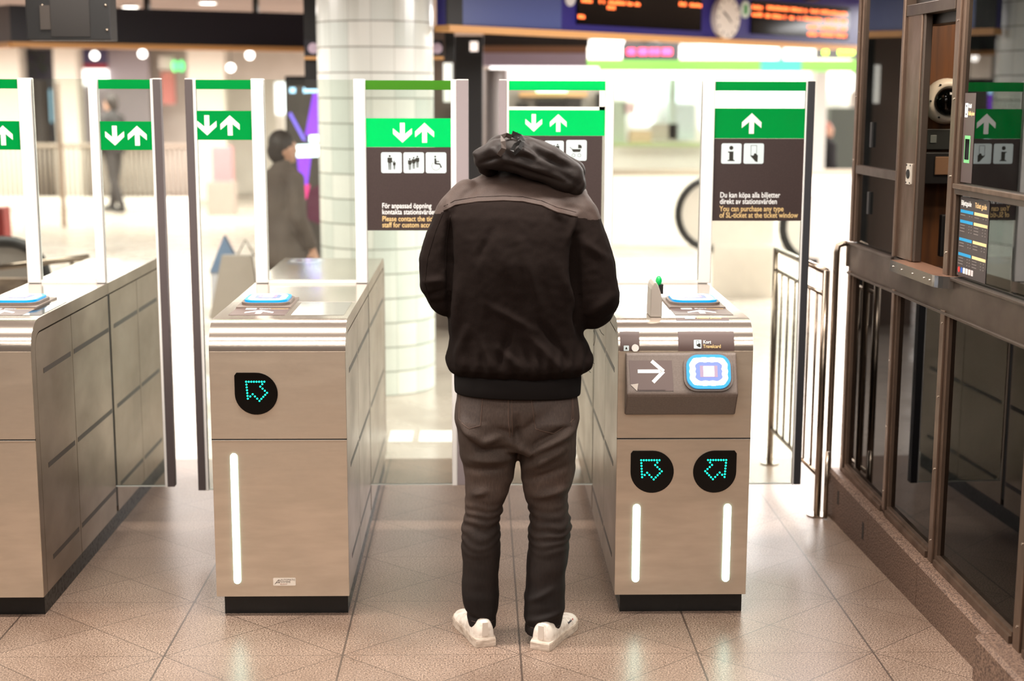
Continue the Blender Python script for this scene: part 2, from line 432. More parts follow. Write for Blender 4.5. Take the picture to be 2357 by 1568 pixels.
# ------------------------------------------------------------------ ticket gates
YF, YS, YE, ZT, ZB = 4.8695, 5.918, 6.824, 1.042, .074
NOSE = mat('nose_steel', (216, 204, 192), .17, .9)
def profile(inset, r, n=8):
    """side outline (y, z) of the cabinet from front bottom round the nose to rear bottom"""
    p = [(YF + inset, ZB)]
    for k in range(n + 1):
        q = R(180 - 90 * k / n); p.append((YF + inset + r + r * math.cos(q), ZT - inset - r + r * math.sin(q)))
    for k in range(n + 1):
        q = R(90 - 90 * k / n); p.append((YE + .1 - inset - r + r * math.cos(q), ZT - inset - r + r * math.sin(q)))
    p.append((YE + .1 - inset, ZB))
    return p
YZX = lambda x: Matrix(((0, 0, 1, x), (1, 0, 0, 0), (0, 1, 0, 0), (0, 0, 0, 1)))   # local (y,z) plane extruded along X
CYAN = mat('reader_cyan', (10, 120, 170), .3, emit=(10, 150, 215), es=.25)
GLOW = mat('reader_glow', (240, 248, 255), .3, emit=(235, 243, 255), es=1.3)
LILAC = mat('reader_pad', (70, 84, 150), .3, emit=(130, 150, 250), es=.28)
RSCR = mat('reader_screen', (110, 90, 110), .3, emit=(210, 180, 205), es=.2)
HOUSE = noisy(mat('reader_housing', (112, 98, 90), .45), (1, 1, 1), 200, (114, 100, 92), (104, 91, 83))
STICK = mat('brown_sticker', (92, 74, 70), .4)
def reader(mb, M, w, h):
    """rounded glowing card pad; local x,y in plane, z out"""
    def rr(s, r, z0, z1, m):
        mb.prism(rrect(-w / 2 * s, -h / 2 * s, w / 2 * s, h / 2 * s, r * w * s, 7), m, M @ Matrix.Translation((0, 0, z0)), z1 - z0)
    rr(1.12, .26, 0, .010, HOUSE); rr(1.0, .26, .010, .018, CYAN)
    # wavy glow ring
    n = 64; out = []
    for k in range(n):
        q = 2 * math.pi * k / n; c, s = math.cos(q), math.sin(q)
        e = (abs(c) ** 4.2 + abs(s) ** 4.2) ** (-1 / 4.2); wv = 1 + .02 * math.cos(14 * q)
        out.append((w / 2 * .86 * e * c * wv, h / 2 * .83 * e * s * wv))
    mb.prism(out, GLOW, M @ Matrix.Translation((0, 0, .018)), .001)
    inn = []
    for k in range(n):
        q = 2 * math.pi * k / n; c, s = math.cos(q), math.sin(q)
        e = (abs(c) ** 7 + abs(s) ** 7) ** (-1 / 7); wv = 1 + .035 * math.cos(12 * q)
        inn.append((w / 2 * .60 * e * c * wv, h / 2 * .55 * e * s * wv))
    mb.prism(inn, LILAC, M @ Matrix.Translation((0, 0, .019)), .001)
    mb.prism([(-w * .2, -h * .17), (w * .2, -h * .17), (w * .2, h * .17), (-w * .2, h * .17)], RSCR, M @ Matrix.Translation((0, 0, .020)), .001)
    mb.prism([(-w * .12, -h * .15), (w * .12, -h * .15), (w * .12, h * .15), (-w * .12, h * .15)], GLOW, M @ Matrix.Translation((0, 0, .021)), .0006)

def sticker(gate, x, z):
    mb = MB(); mb.prism(rrect(0, 0, .078, .028, .003), mat('sticker_pale', (226, 216, 204), .4), front(x, YF - .0045, z), .0006)
    ink = mat('sticker_ink', (90, 78, 72), .5)
    mb.text('AUTOMATIC', .0088, ink, front(x + .026, YF - .0052, z + .0185), depth=.0002)
    mb.text('SYSTEMS', .0088, ink, front(x + .026, YF - .0052, z + .0105), depth=.0002)
    mb.text('BELGIUM', .006, mat('sticker_red', (170, 120, 100), .5), front(x + .024, YF - .0052, z + .0035), depth=.0002)
    for a, b in (((.006, .006), (.019, .022)), ((.019, .022), (.021, .008)), ((.010, .011), (.024, .013)), ((.021, .022), (.026, .016))):
        mb.prism(seg2(a, b, .0016), ink, front(x, YF - .0051, z), .0003)
    mb.build('maker_label', gate)

def cabinet(name, label, X0, X1, narrow=False):
    g = thing(name, label, 'ticket gate', ((X0 + X1) / 2, YF, 0), group='ticket gates')
    # shell ring
    mb = MB(); po = profile(0, .1, 9); pi = profile(.045, .062, 9)
    n = len(po)
    vs = [(X0, y, z) for y, z in po] + [(X1, y, z) for y, z in po]
    fs = [(i, i + 1, n + i + 1, n + i) for i in range(n - 1)]
    mb.add(vs, fs, NOSE, True)
    for X, fl in ((X0, True), (X1, False)):
        v2 = [(X, y, z) for y, z in po] + [(X, y, z) for y, z in pi]
        f2 = [(i, n + i, n + i + 1, i + 1) if not fl else (i, i + 1, n + i + 1, n + i) for i in range(n - 1)]
        mb.add(v2, f2, STEEL_SIDE)
        ins = .012 if X == X0 else -.012
        v3 = [(X, y, z) for y, z in pi] + [(X + ins, y, z) for y, z in pi]
        mb.add(v3, [(i, i + 1, n + i + 1, n + i) for i in range(n - 1)], SEAM)
    mb.build('shell', g)
    # dark core behind panels
    MB().box((X0 + .012, YF + .055, ZB), (X1 - .012, YE + .09, ZT - .05), SEAM).build('core', g)
    # front panels
    b = MB(); b.box((X0 + .001, YF - .004, ZB), (X1 - .001, YF + .004, .634), STEEL)
    b.box((X0 + .001, YF - .0052, .6325), (X1 - .001, YF - .0035, .634), mat('edge_glint', (235, 228, 218), .25, .6))
    b.build('lower_front_panel', g)
    MB().box((X0 + .001, YF - .003, .6385), (X1 - .001, YF + .004, .942), STEEL).build('upper_front_panel', g)
    MB().box((X0, YF - .001, .633), (X1, YF + .003, .640), SEAM).build('front_seam', g)
    # side panels with slots
    segs = [(4.9185, 5.360, (5.0, 5.338)), (5.3645, 5.902, (5.38, 5.895)), (5.934, 6.404, (5.985, 6.398)), (6.4085, 6.876, (6.432, 6.79))]
    for sx, X in ((-1, X0), (1, X1)):
        for i, (y0, y1, sl) in enumerate(segs):
            mb = MB(); zt = ZT - .0505
            rr_ = .055
            poly = [(y0, ZB), (y1, ZB), (y1, zt), (y0, zt)]
            if i == 0:
                poly = [(y0, ZB), (y1, ZB), (y1, zt)] + [(y0 + rr_ + rr_ * math.cos(R(a)), zt - rr_ + rr_ * math.sin(R(a))) for a in range(90, 181, 15)]
            if i == 3:
                poly = [(y0, ZB), (y1, ZB)] + [(y1 - rr_ + rr_ * math.cos(R(a)), zt - rr_ + rr_ * math.sin(R(a))) for a in range(0, 91, 15)] + [(y0, zt)]
            xa = X - sx * .012
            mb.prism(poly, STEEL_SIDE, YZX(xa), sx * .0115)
            for zc in (.852, .513, .177):
                mb.box((X - sx * .001, sl[0], zc - .009), (X + sx * .0002, sl[1], zc + .009), SLOT)
            mb.build('side_panel', g)
        MB().box((X - sx * .012, 5.905, .10), (X - sx * .002, 5.931, ZT - .002), SEAM).build('door_slot', g)
    # plinth
    MB().box((X0 + .022, YF + .03, 0), (X1 - .008, YE + .06, ZB + .002), PLINTH).build('plinth', g)
    # top seam lines
    for y in (5.363, 5.905):
        MB().box((X0 + .004, y, ZT - .001), (X1 - .004, y + .004, ZT + .0008), mat('edge_glint', (235, 228, 218), .25, .6)).build('top_seam', g)
    return g

def top_reader(g, cx, w=.158, arrow=True):
    mb = MB()
    mb.prism([(-w * .62, -.13), (w * .62, -.13), (w * .62, .13), (-w * .62, .13)], HOUSE, topf(cx, 5.32, ZT), .006)
    reader(mb, topf(cx, 5.325, ZT + .006), w, .185)
    mb.build('card_reader', g)
    mb = MB(); mb.box((cx - w * .62, 5.03, ZT), (cx + w * .62, 5.205, ZT + .0012), STICK)
    pl = arrow2(0, 0, .085, True, .1)
    mb.prism(pl, WHITE, topf(cx, 5.105, ZT + .0012), .0004)
    mb.box((cx - w * .38, 5.165, ZT + .0012), (cx - w * .14, 5.195, ZT + .0016), ICON)
    mb.text('Kort', .022, WHITE, topf(cx - w * .08, 5.175, ZT + .0012), bold=.0004, depth=.0003)
    mb.text('Travelcard', .016, SAND, topf(cx + .022, 5.175, ZT + .0012), bold=.0003, depth=.0003)
    mb.build('reader_sticker', g)

def post(g, x0, x1):
    MB().box((x0, YS - .022, ZT + .0009), (x1, YS + .022, 1.865), WHITE_AL).build('post', g, bevel=.004)
def fixed_glass(g, x0, x1):
    p = MB().box((x0, YS - .005, ZT + .012), (x1, YS + .005, 1.862), GLASS).build('fixed_pane', g)
    MB().box((x0, YS - .012, ZT + .0009), (x1, YS + .012, ZT + .013), WHITE_AL).build('pane_channel', g)

def leaf(g, x0, x1, zb, hinge, sign, green, arrows, board=None, edge=RUBBER, bar=(.03, .012), olive=False, top_window=False):
    """a glass door leaf: x0..x1 glass; hinge at 'L' or 'R'; the edge bar on the other side. sign = (ztop, zbot)"""
    y = YS
    d = MB().box((x0, y - .005, zb), (x1, y + .005, 1.861), GLASS)
    d.box((x0, y - .0055, zb - .004), (x1, y + .0055, zb), mat('glass_edge_bright', (226, 230, 222), .25))
    d = d.build('door_leaf', g)
    bx0, bx1 = (x1, x1 + bar[0]) if hinge == 'L' else (x0 - bar[0], x0)
    e = MB().box((bx0, y - .02, zb - .002), (bx1, y + .02, 1.861), edge)
    sx0, sx1 = (x1 - bar[1], x1 + .001) if hinge == 'L' else (x0 - .001, x0 + bar[1])
    e.box((sx0, y - .012, zb - .006), (sx1, y + .012, 1.864), WHITE_AL)
    e.box((bx0, y - .021, 1.861), (bx1, y + .021, 1.865), WHITE_AL)
    e.build('edge_bar', d, bevel=.002)
    gx0, gx1 = (x0, x1 - bar[1]) if hinge == 'L' else (x0 + bar[1], x1)
    MB().box((gx0, y - .0075, 1.823), (gx1, y - .0052, 1.860), GREEN_O if olive else green).build('green_band', d)
    zt, zb2 = sign
    mb = MB().box((gx0, y - .0075, zb2), (gx1, y - .0052, zt), green)
    for cx, up in arrows:
        mb.prism(arrow2(0, 0, (zt - zb2) * .69, up), WHITE, front(cx, y - .0075, (zt + zb2) / 2), .0006)
    mb.build('arrow_sign', d)
    if top_window:
        MB().box((gx0, y - .0065, zt), (gx1, y - .0050, zt + .014), WHITE_AL).box((gx1 - .026, y - .0065, zt), (gx1, y - .005, 1.823), WHITE_AL).build('sign_border', d)
    if board:
        mb = MB().box((gx0, y - .0075, board['z']), (gx1 - board.get('cut', 0), y - .0052, zb2 - .001), BOARD)
        for kind, bx, bz, bs in board['icons']: pict(mb, kind, bx, y - .0075, bz, bs)
        for t, bx, bz, m, xs in board['text']: mb.text(t, board.get('size', .0295), m, front(bx, y - .0075, bz), bold=.0004, xs=xs)
        mb.build('info_board', d)
    return d

# gate at the left edge of the view (narrow cabinet)
g1 = cabinet('ticket_gate', 'narrow steel ticket gate cut off by the left edge of the photo', -1.84, -1.5185)
top_reader(g1, -1.69)
MB().box((-1.60, 5.03, ZT), (-1.53, 5.355, ZT + .001), BLACKGL).build('dark_window', g1)
post(g1, -1.838, -1.785); post(g1, -1.56, -1.524); fixed_glass(g1, -1.785, -1.56)
sticker(g1, -1.5185 - .264, .113)
mb = MB(); drop_badge(mb, -1.793, YF - .0032, .797, .144); led_arrow(mb, -1.793, YF - .0065, .80, .068); mb.build('arrow_display', g1)
mb = MB().prism(rrect(-.012, 0, .012, .466, .012), LEDW, front(-1.81, YF - .0042, .121), .003); mb.build('light_bar', g1)
GA = .0775
leaf(g1, -1.521, -1.303, .188, 'L', (1.695, 1.581), GREEN, [(-1.464, False), (-1.374, True)])
leaf(g1, -2.2, -1.842, .188, 'R', (1.695, 1.581), GREEN, [(-2.0, False), (-1.908, True)], bar=(.03, .012))

g2 = cabinet('ticket_gate', 'steel ticket gate with one long light bar, left of the man in the black jacket', -.9195, -.4568)
top_reader(g2, -.78)
MB().box((-.66, 5.03, ZT), (-.475, 5.355, ZT + .001), mat('grey_gloss', (120, 116, 110), .08, spec=.8)).build('dark_window', g2)
post(g2, -.9135, -.863); post(g2, -.505, -.459); fixed_glass(g2, -.863, -.505)
mb = MB(); drop_badge(mb, -.762, YF - .0032, .797, .146); mb.build('arrow_display', g2)
mb2 = MB(); led_arrow(mb2, -.760, YF - .0065, .806, .070); mb2.build('arrow_lights', [c for c in g2.children if c.name.startswith('arrow_display')][0], label='green dotted light arrow pointing up left')
MB().prism(rrect(-.012, 0, .012, .466, .012), LEDW, front(-.845, YF - .0042, .121), .003).build('light_bar', g2)
sticker(g2, -.721, .113)
leaf(g2, -1.146, -.915, .172, 'R', (1.738, 1.622), GREEN, [(-1.094, False), (-1.002, True)])
leaf(g2, -.4575, -.094, .192, 'L', (1.710, 1.595), GREEN_LIT, [(-.311, False), (-.222, True)], edge=mat('edge_rubber_pale', (150, 138, 140), .45), bar=(.049, .022), olive=True,
     board=dict(z=1.258, cut=0, icons=[('child', -.398, 1.491, .083), ('group', -.308, 1.491, .083), ('wheelchair', -.218, 1.491, .083)],
                text=[('För anpassad öppning', -.397, 1.349, WHITE, .78), ('kontakta stationsvärden', -.397, 1.324, WHITE, .78),
                      ('Please contact the ticket', -.397, 1.296, SAND, .80), ('staff for custom access', -.397, 1.271, SAND, .80)]))

g3 = cabinet('ticket_gate', 'steel ticket gate with a glowing card reader on its front and two light bars', .4724, .935)
post(g3, .505, .541); post(g3, .897, .948); fixed_glass(g3, .541, .897)
top_reader(g3, .79, .165)
for (cx, sq, mir) in ((.596, 'L', False), (.813, 'R', True)):
    mb = MB(); drop_badge(mb, cx, YF - .0042, .519, .150, sq); bd = mb.build('arrow_display', g3)
    mb2 = MB(); led_arrow(mb2, cx - (.003 if not mir else -.003), YF - .0075, .527, .072, mir)
    mb2.build('arrow_lights', bd, label='green dotted light arrow pointing up ' + ('right' if mir else 'left'))
for cx in (.545, .862):
    MB().prism(rrect(-.0125, 0, .0125, .281, .0125), LEDW, front(cx, YF - .0042, .121), .003).build('light_bar', g3)
leaf(g3, .108, .508, .19, 'R', (1.744, 1.642), GREEN_LIT, [(.218, False), (.317, True)], edge=mat('edge_rubber_pale', (150, 138, 140), .45), bar=(.03, .010), top_window=True,
     board=dict(z=1.30, cut=.012, icons=[('child', .172, 1.544, .078), ('group', .262, 1.544, .078), ('pram', .350, 1.542, .083)],
                text=[('För anpassad öppning', .14, 1.39, WHITE, .8), ('kontakta stationsvärden', .14, 1.365, WHITE, .8),
                      ('Please contact the ticket', .14, 1.339, SAND, .8), ('staff for custom access', .14, 1.314, SAND, .8)]))
leaf(g3, .950, 1.322, .19, 'L', (1.753, 1.633), GREEN, [(1.10, True)], edge=RUBBER_D, bar=(.029, .006),
     board=dict(z=1.299, cut=0, size=.031, icons=[('info', .980, 1.531, .082), ('card', 1.071, 1.531, .082)],
                text=[('Du kan köpa alla biljetter', .979, 1.394, WHITE, .78), ('direkt av stationsvärden', .979, 1.368, WHITE, .78),
                      ('You can purchase any type', .979, 1.338, SAND, .78), ('of SL-ticket at the ticket window', .979, 1.312, SAND, .78)]))
# front card reader housing
mb = MB()
x0, x1 = .497, .876
def hs(x, ins): return [(YF - .004, .940), (YF - .014, .936), (YF - .066, .818), (YF - .070, .806), (YF - .066, .796), (YF - .020, .724), (YF - .004, .722)]
prof = hs(0, 0)
mb.prism([(y, z) for y, z in prof], HOUSE, YZX(x0), x1 - x0)
h = mb.build('reader_housing', g3, bevel=.008)
up = Vector((0, -.052, -.118)).normalized(); nrm = Vector((0, -.118, .052)).normalized()
yv = -up
def slope(x, t):    # t 0 at top edge .. 1 at lower edge
    p = Vector((x, YF - .014, .936)).lerp(Vector((x, YF - .066, .818)), t)
    return Matrix(((1, yv.x, nrm.x, p.x), (0, yv.y, nrm.y, p.y), (0, yv.z, nrm.z, p.z), (0, 0, 0, 1)))
mb = MB(); reader(mb, slope(.775, .52) @ Matrix.Translation((0, 0, .0005)), .150, .118); mb.build('card_reader', g3, label='glowing blue and white card reader')
# brown arrow sticker, one lower corner peeling
mb = MB(); M = slope(.582, .56) @ Matrix.Translation((0, 0, .0008))
mb.prism([(-.075, .048), (.071, .048), (.074, -.058), (-.05, -.058), (-.072, -.036)], STICK, M, .0008)
for a, b in (((-.046, .010), (.034, .010)), ((.002, .046), (.042, .010)), ((.005, -.028), (.042, .010))):
    mb.prism(seg2(a, b, .0125), WHITE, M @ Matrix.Translation((0, 0, .0008)), .0006)
mb.add([(-.072, -.036, .001), (-.05, -.058, .001), (-.046, -.034, .009)], [(0, 1, 2)], mat('sticker_back', (220, 210, 200), .3), M=M)
mb.prism(rrect(-.048, -.055, .047, -.045, .004), STICK, M, .003)
mb.build('arrow_sticker', g3, label='brown sticker with white arrow, one corner peeling')
def curved_label(x0, x1, a0, a1, mats_fn, name, lab=None):
    """label following the rounded nose between two heights (angles in degrees of the nose)"""
    mb = MB(); vs = []; n = 8; r = .1008
    for k in range(n + 1):
        q = R(a0 + (a1 - a0) * k / n)
        y, z = YF + .1 + r * math.cos(q), ZT - .1 + r * math.sin(q)
        vs += [(x0, y, z), (x1, y, z)]
    mb.add(vs, [(2 * k, 2 * k + 1, 2 * k + 3, 2 * k + 2) for k in range(n)], STICK, True)
    mats_fn(mb)
    mb.build(name, g3, label=lab)
def nose(x, deg):
    q = R(deg); r = .1014; n_ = Vector((0, math.cos(q), math.sin(q))); t_ = Vector((0, math.sin(q), -math.cos(q)))
    p = Vector((x, YF + .1, ZT - .1)) + n_ * r
    return Matrix(((1, t_.x, n_.x, p.x), (0, t_.y, n_.y, p.y), (0, t_.z, n_.z, p.z), (0, 0, 0, 1)))
def kort(mb):
    M = nose(.745, 168)
    mb.prism(rrect(-.014, -.012, .012, .018, .002), ICON, M, .0006)
    mb.prism([(.001, -.006), (.009, -.008), (.009, .004), (.004, .006), (-.006, .0)], INK, M @ Matrix.Translation((0, 0, .0006)), .0003)
    for a, b in (((-.005, .015), (.003, .015)), ((-.005, .015), (-.005, .002)), ((.003, .015), (.003, .006))): mb.prism(seg2(a, b, .001), INK, M @ Matrix.Translation((0, 0, .0006)), .0003)
    mb.text('Kort', .0165, WHITE, M @ Matrix.Translation((.018, .005, 0)), bold=.0004, xs=.85)
    mb.text('Travelcard', .0165, SAND, M @ Matrix.Translation((.018, -.010, 0)), bold=.0004, xs=.85)
curved_label(.678, .870, 140, 183, kort, 'travelcard_label')
def alarm(mb):
    M = nose(.500, 174)
    mb.prism(rrect(-.009, -.009, .009, .009, .0015), ICON, M, .0006)
    mb.prism([(-.004, -.004), (.004, -.004), (.002, .002), (0, .005), (-.002, .002)], INK, M @ Matrix.Translation((0, 0, .0006)), .0003)
    mb.prism(circ(.030, .001, .0125, 20), mat('button_white', (240, 236, 230), .3), M, .006)
curved_label(.479, .545, 140, 183, alarm, 'help_button_label')
def mob(mb):
    mb.text('Mobile phone', .018, SAND, nose(.752, 98) @ Matrix.Translation((0, -.004, 0)), bold=.0004, xs=.85)
    mb.prism(rrect(.0, -.008, .034, .010, .002), ICON, nose(.711, 98), .0006)
curved_label(.679, .863, 92, 108, mob, 'mobile_phone_label')
# ticket fin with a green lamp
mb = MB()
fin = [(.592, ZT), (.634, ZT), (.634, 1.105), (.628, 1.130), (.620, 1.152), (.612, 1.166), (.604, 1.166), (.598, 1.155), (.594, 1.14)]
mb.prism(fin, mat('fin_grey', (190, 180, 170), .4, .3), front(0, 5.09, 0), .11)
f = mb.build('ticket_fin', g3, bevel=.006)
MB().sphere((.630, 5.06, 1.160), .014, mat('lamp_green', (0, 150, 70), .3, emit=(0, 170, 80), es=.2), sc=(.8, 1, 1.3)).build('green_lamp', f, label='green indicator lamp')
MB().box((.630, 5.045, 1.115), (.645, 5.075, 1.148), BLACK).build('lamp_socket', f)

# ------------------------------------------------------------------ ticket booth (own axes: x along the front away from the camera, y out towards the gates)
BR = math.atan2(.99937, -.0354)
BO = (1.631, 4.264, 0)
booth = thing('ticket_booth', 'steel framed ticket booth with dark glass panes along the right edge', 'ticket booth', BO, BR)
def bb(name, parts, bevel=0., mt=FRAME, parent=None, label=None):
    mb = MB()
    for a, b, *m in parts: mb.box(a, b, m[0] if m else mt)
    return mb.build(name, parent or booth, bevel=bevel, label=label, local=True)
S_END, S_W0, S_W1, S_D0, S_D1, S_C = 1.83, 1.005, 1.225, .62, .705, -.06
SN = -1.3                      # near end, outside the frame
# vertical members
def vpost(s0, s1, z0, z1, d=.03, o=.0, name='frame_post'):
    mb = MB().box((s0, -d, z0), (s1, o, z1), FRAME)
    mb.box((s0 + (s1 - s0) * .30, o, z0), (s0 + (s1 - s0) * .78, o + .008, z1), FRAME)
    for z in [z0 + .08 + k * .26 for k in range(int((z1 - z0 - .1) / .26) + 1)]:
        mb.cyl((0, 0), .004, 0, .003, mat('screw', (200, 190, 178), .25, .9), seg=8, M=Matrix(((1, 0, 0, (s0 + s1) / 2), (0, 0, 1, o + .008), (0, 1, 0, z), (0, 0, 0, 1))))
    return mb.build(name, booth, local=True, bevel=.003)
vpost(S_END - .07, S_END, .2, 1.075); vpost(S_END - .06, S_END, 1.2, 2.6)
vpost(1.175, 1.235, .2, 1.075)
vpost(S_D0, S_D1, .17, 1.075)
vpost(S_C - .10, S_C, .14, 2.6)
vpost(S_D0, S_D1, 1.195, 2.6)
vpost(SN, SN + .08, .14, 2.6)
# wide post beside the opening (with the intercom)
wp = MB().box((1.05, -.035, 1.2), (1.225, .0, 2.12), FRAME); wp.box((1.21, -.05, 1.2), (1.235, .012, 2.6), FRAME)
wp.box((1.03, -.035, 1.2), (1.05, -.006, 2.10), FRAME_D)
wide = wp.build('window_jamb', booth, local=True, bevel=.004)
bb('window_header', [((S_D1, -.05, 2.095), (1.21, .006, 2.135)), ((S_D1, -.12, 2.06), (1.21, -.05, 2.10), DARK), ((S_D1, -.05, 2.135), (1.21, -.03, 2.6), DARK)], .002, FRAME_D)
# horizontal rails
bb('counter_band', [((SN, -.03, 1.062), (S_END, .002, 1.195)), ((SN, 0, 1.187), (S_D0, .014, 1.197)), ((1.235, 0, 1.187), (S_END, .014, 1.197)), ((SN, 0, 1.060), (S_END, .010, 1.070))], .002, FRAME_D)
bb('mid_rail', [((1.235, -.03, 1.487), (S_END - .06, .006, 1.521))], .002, FRAME_D)
bb('mid_rail', [((S_C, -.03, 1.478), (S_D0, .006, 1.514)), ((S_C, .006, 1.498), (S_D0, .014, 1.514), FRAME)], .002, FRAME_D)
bb('top_rail', [((SN, -.05, 2.55), (S_END, .01, 2.62))], .002, FRAME_D)
mb = MB()
def sk(s): return .148 + (s + .06) / 1.9 * .062       # the sill rises slightly with the kerb
for a, b in ((SN, S_C - .10), (S_C, S_D0), (S_D1, 1.175), (1.235, S_END - .07)):
    for z0, z1, o in ((0, .022, .012), (.018, .036, .002)):
        vs = [(a, -.03, sk(a) + z0), (b, -.03, sk(b) + z0), (b, o, sk(b) + z0), (a, o, sk(a) + z0), (a, -.03, sk(a) + z1), (b, -.03, sk(b) + z1), (b, o, sk(b) + z1), (a, o, sk(a) + z1)]
        mb.add(vs, [(0, 3, 2, 1), (4, 5, 6, 7), (0, 1, 5, 4), (1, 2, 6, 5), (2, 3, 7, 6), (3, 0, 4, 7)], FRAME)
mb.build('sill', booth, local=True)
# panes
for a, b in ((S_C, S_D0), (S_D1, 1.175), (1.235, S_END - .07), (SN + .08, S_C - .10)):
    bb('lower_pane', [((a, -.022, .19), (b, -.014, 1.062), DGLASS)])
bb('upper_pane', [((1.235, -.020, 1.521), (S_END - .06, -.012, 2.55), BGLASS)])
bb('upper_pane', [((1.235, -.020, 1.195), (S_END - .06, -.012, 1.487), BGLASS)])
bb('upper_pane', [((S_C, -.020, 1.514), (S_D0, -.012, 2.55), BGLASS)])
bb('upper_pane', [((S_C, -.020, 1.195), (S_D0, -.012, 1.478), BGLASS)])
bb('upper_pane', [((SN + .08, -.020, 1.195), (S_C - .10, -.012, 2.55), BGLASS)])
bb('pane_handle', [((1.60, -.011, 1.60), (1.625, -.003, 1.70), BLACK)]); bb('pane_handle', [((1.60, -.011, 1.33), (1.625, -.003, 1.42), BLACK)])
# shell of the booth behind
bb('interior_wall', [((SN, -1.62, 0), (S_END, -1.55, 2.6))], 0, WOOD)
bb('end_wall', [((S_END - .02, -1.55, 0), (S_END, -.03, 2.56), DARK)])
bb('end_wall', [((SN, -1.55, 0), (SN + .03, -.03, 2.56), DARK)])
bb('partition', [((1.40, -1.2, 1.0), (1.425, -.03, 2.55))], 0, WOOD)
bb('booth_roof', [((SN, -1.62, 2.56), (S_END, -.03, 2.618))], 0, BLACK)
bb('inner_desk', [((SN + .05, -.75, 1.10), (S_END - .1, -.05, 1.14)), ], 0, mat('desk_top', (58, 40, 32), .5))
bb('inner_base', [((SN + .05, -.62, .02), (S_END - .1, -.58, 1.1)), ((S_D1 + .02, -.58, .2), (S_D1 + .05, -.1, 1.1)), ((SN + .05, -1.5, 0), (S_END - .1, -.03, .02))], 0, DARK)
# counter shelf with a rounded front corner
mb = MB(); pts = [(1.12, -.05), (1.12, .052), (.66, .052)]
pts += [(.66 - .07 * math.sin(R(a)), .052 - .07 + .07 * math.cos(R(a))) for a in range(15, 91, 15)] + [(.59, -.05)]
mb.prism(pts, mat('shelf_top', (140, 106, 88), .35, .5), Matrix.Translation((0, 0, 1.172)), .026)
sh = mb.build('counter_shelf', booth, local=True, bevel=.002)
mb = MB()
edge = [(1.12, .0), (1.12, .053), (.66, .053)] + [(.66 - .071 * math.sin(R(a)), .053 - .071 + .071 * math.cos(R(a))) for a in range(15, 91, 15)] + [(.589, -.02)]
for a, b in zip(edge, edge[1:]):
    mb.add([(a[0], a[1], 1.158), (b[0], b[1], 1.158), (b[0], b[1], 1.199), (a[0], a[1], 1.199)], [(0, 1, 2, 3)], mat('shelf_edge', (150, 146, 142), .16, .9), True)
for s in (1.08, .98, .86, .74, .68): mb.sphere((s, .054, 1.178), .0035, mat('screw', (200, 190, 178), .25, .9), 8, 6)
mb.build('edge_strip', sh, local=True)
# intercom on the jamb
ic = MB(); Mi = Matrix(((-1, 0, 0, 1.10), (0, 0, 1, .0005), (0, 1, 0, 1.52), (0, 0, 0, 1)))
ic.prism(rrect(-.026, -.038, .026, .038, .003), mat('intercom_plate', (214, 204, 190), .35, .4), Mi, .006)
ic.cyl((0, 0), .017, .006, .009, BLACK, 20, M=Mi)
for a in (-.02, .02):
    for b in (-.032, .032): ic.cyl((a, b), .003, .006, .008, BLACK, 8, M=Mi)
ic.build('intercom', booth, local=True)
# granite kerb stones under the booth
KERB = noisy(mat('kerb_granite', (112, 88, 74), .6), (1, 1, 1), 160, (126, 100, 84), (72, 54, 45), (.45, .7), .4, lo=.4, hi=.62)
ke = bpy.data.objects.new('trim_1', None)
def kerb(s0, s1, out=.05):
    mb = MB(); z = lambda s: sk(s) - .002
    vs = [(s0, -.10, 0), (s1, -.10, 0), (s1, out, 0), (s0, out, 0), (s0, -.10, z(s0)), (s1, -.10, z(s1)), (s1, out - .012, z(s1)), (s0, out - .012, z(s0)), (s1, out, z(s1) - .012), (s0, out, z(s0) - .012)]
    mb.add(vs, [(0, 3, 2, 1), (0, 1, 5, 4), (4, 5, 6, 7), (7, 6, 8, 9), (3, 9, 8, 2), (0, 4, 7, 9, 3), (1, 2, 8, 6, 5)], KERB)
    return mb
for i, (a, b, o) in enumerate(((SN, .02, .085), (.024, .664, .05), (.668, 1.25, .05), (1.254, 1.845, .05))):
    k = kerb(a, b, o).build('trim_%d' % (10 + i)); k.location = BO; k.rotation_euler = (0, 0, BR); struct(k)
bb('vent_slot', [((1.30, .0502, .05), (1.325, .0508, .12))], 0, BLACK)
bb('vent_slot', [((1.66, .0502, .09), (1.685, .0508, .15))], 0, BLACK)
# ---- things on and in the booth
def bthing(o): o.location = BO; o.rotation_euler = (0, 0, BR); return o
YZs = lambda s, o, z: Matrix(((-1, 0, 0, s), (0, 0, 1, o), (0, 1, 0, z), (0, 0, 0, 1)))   # text frame facing outwards, reading direction towards the camera
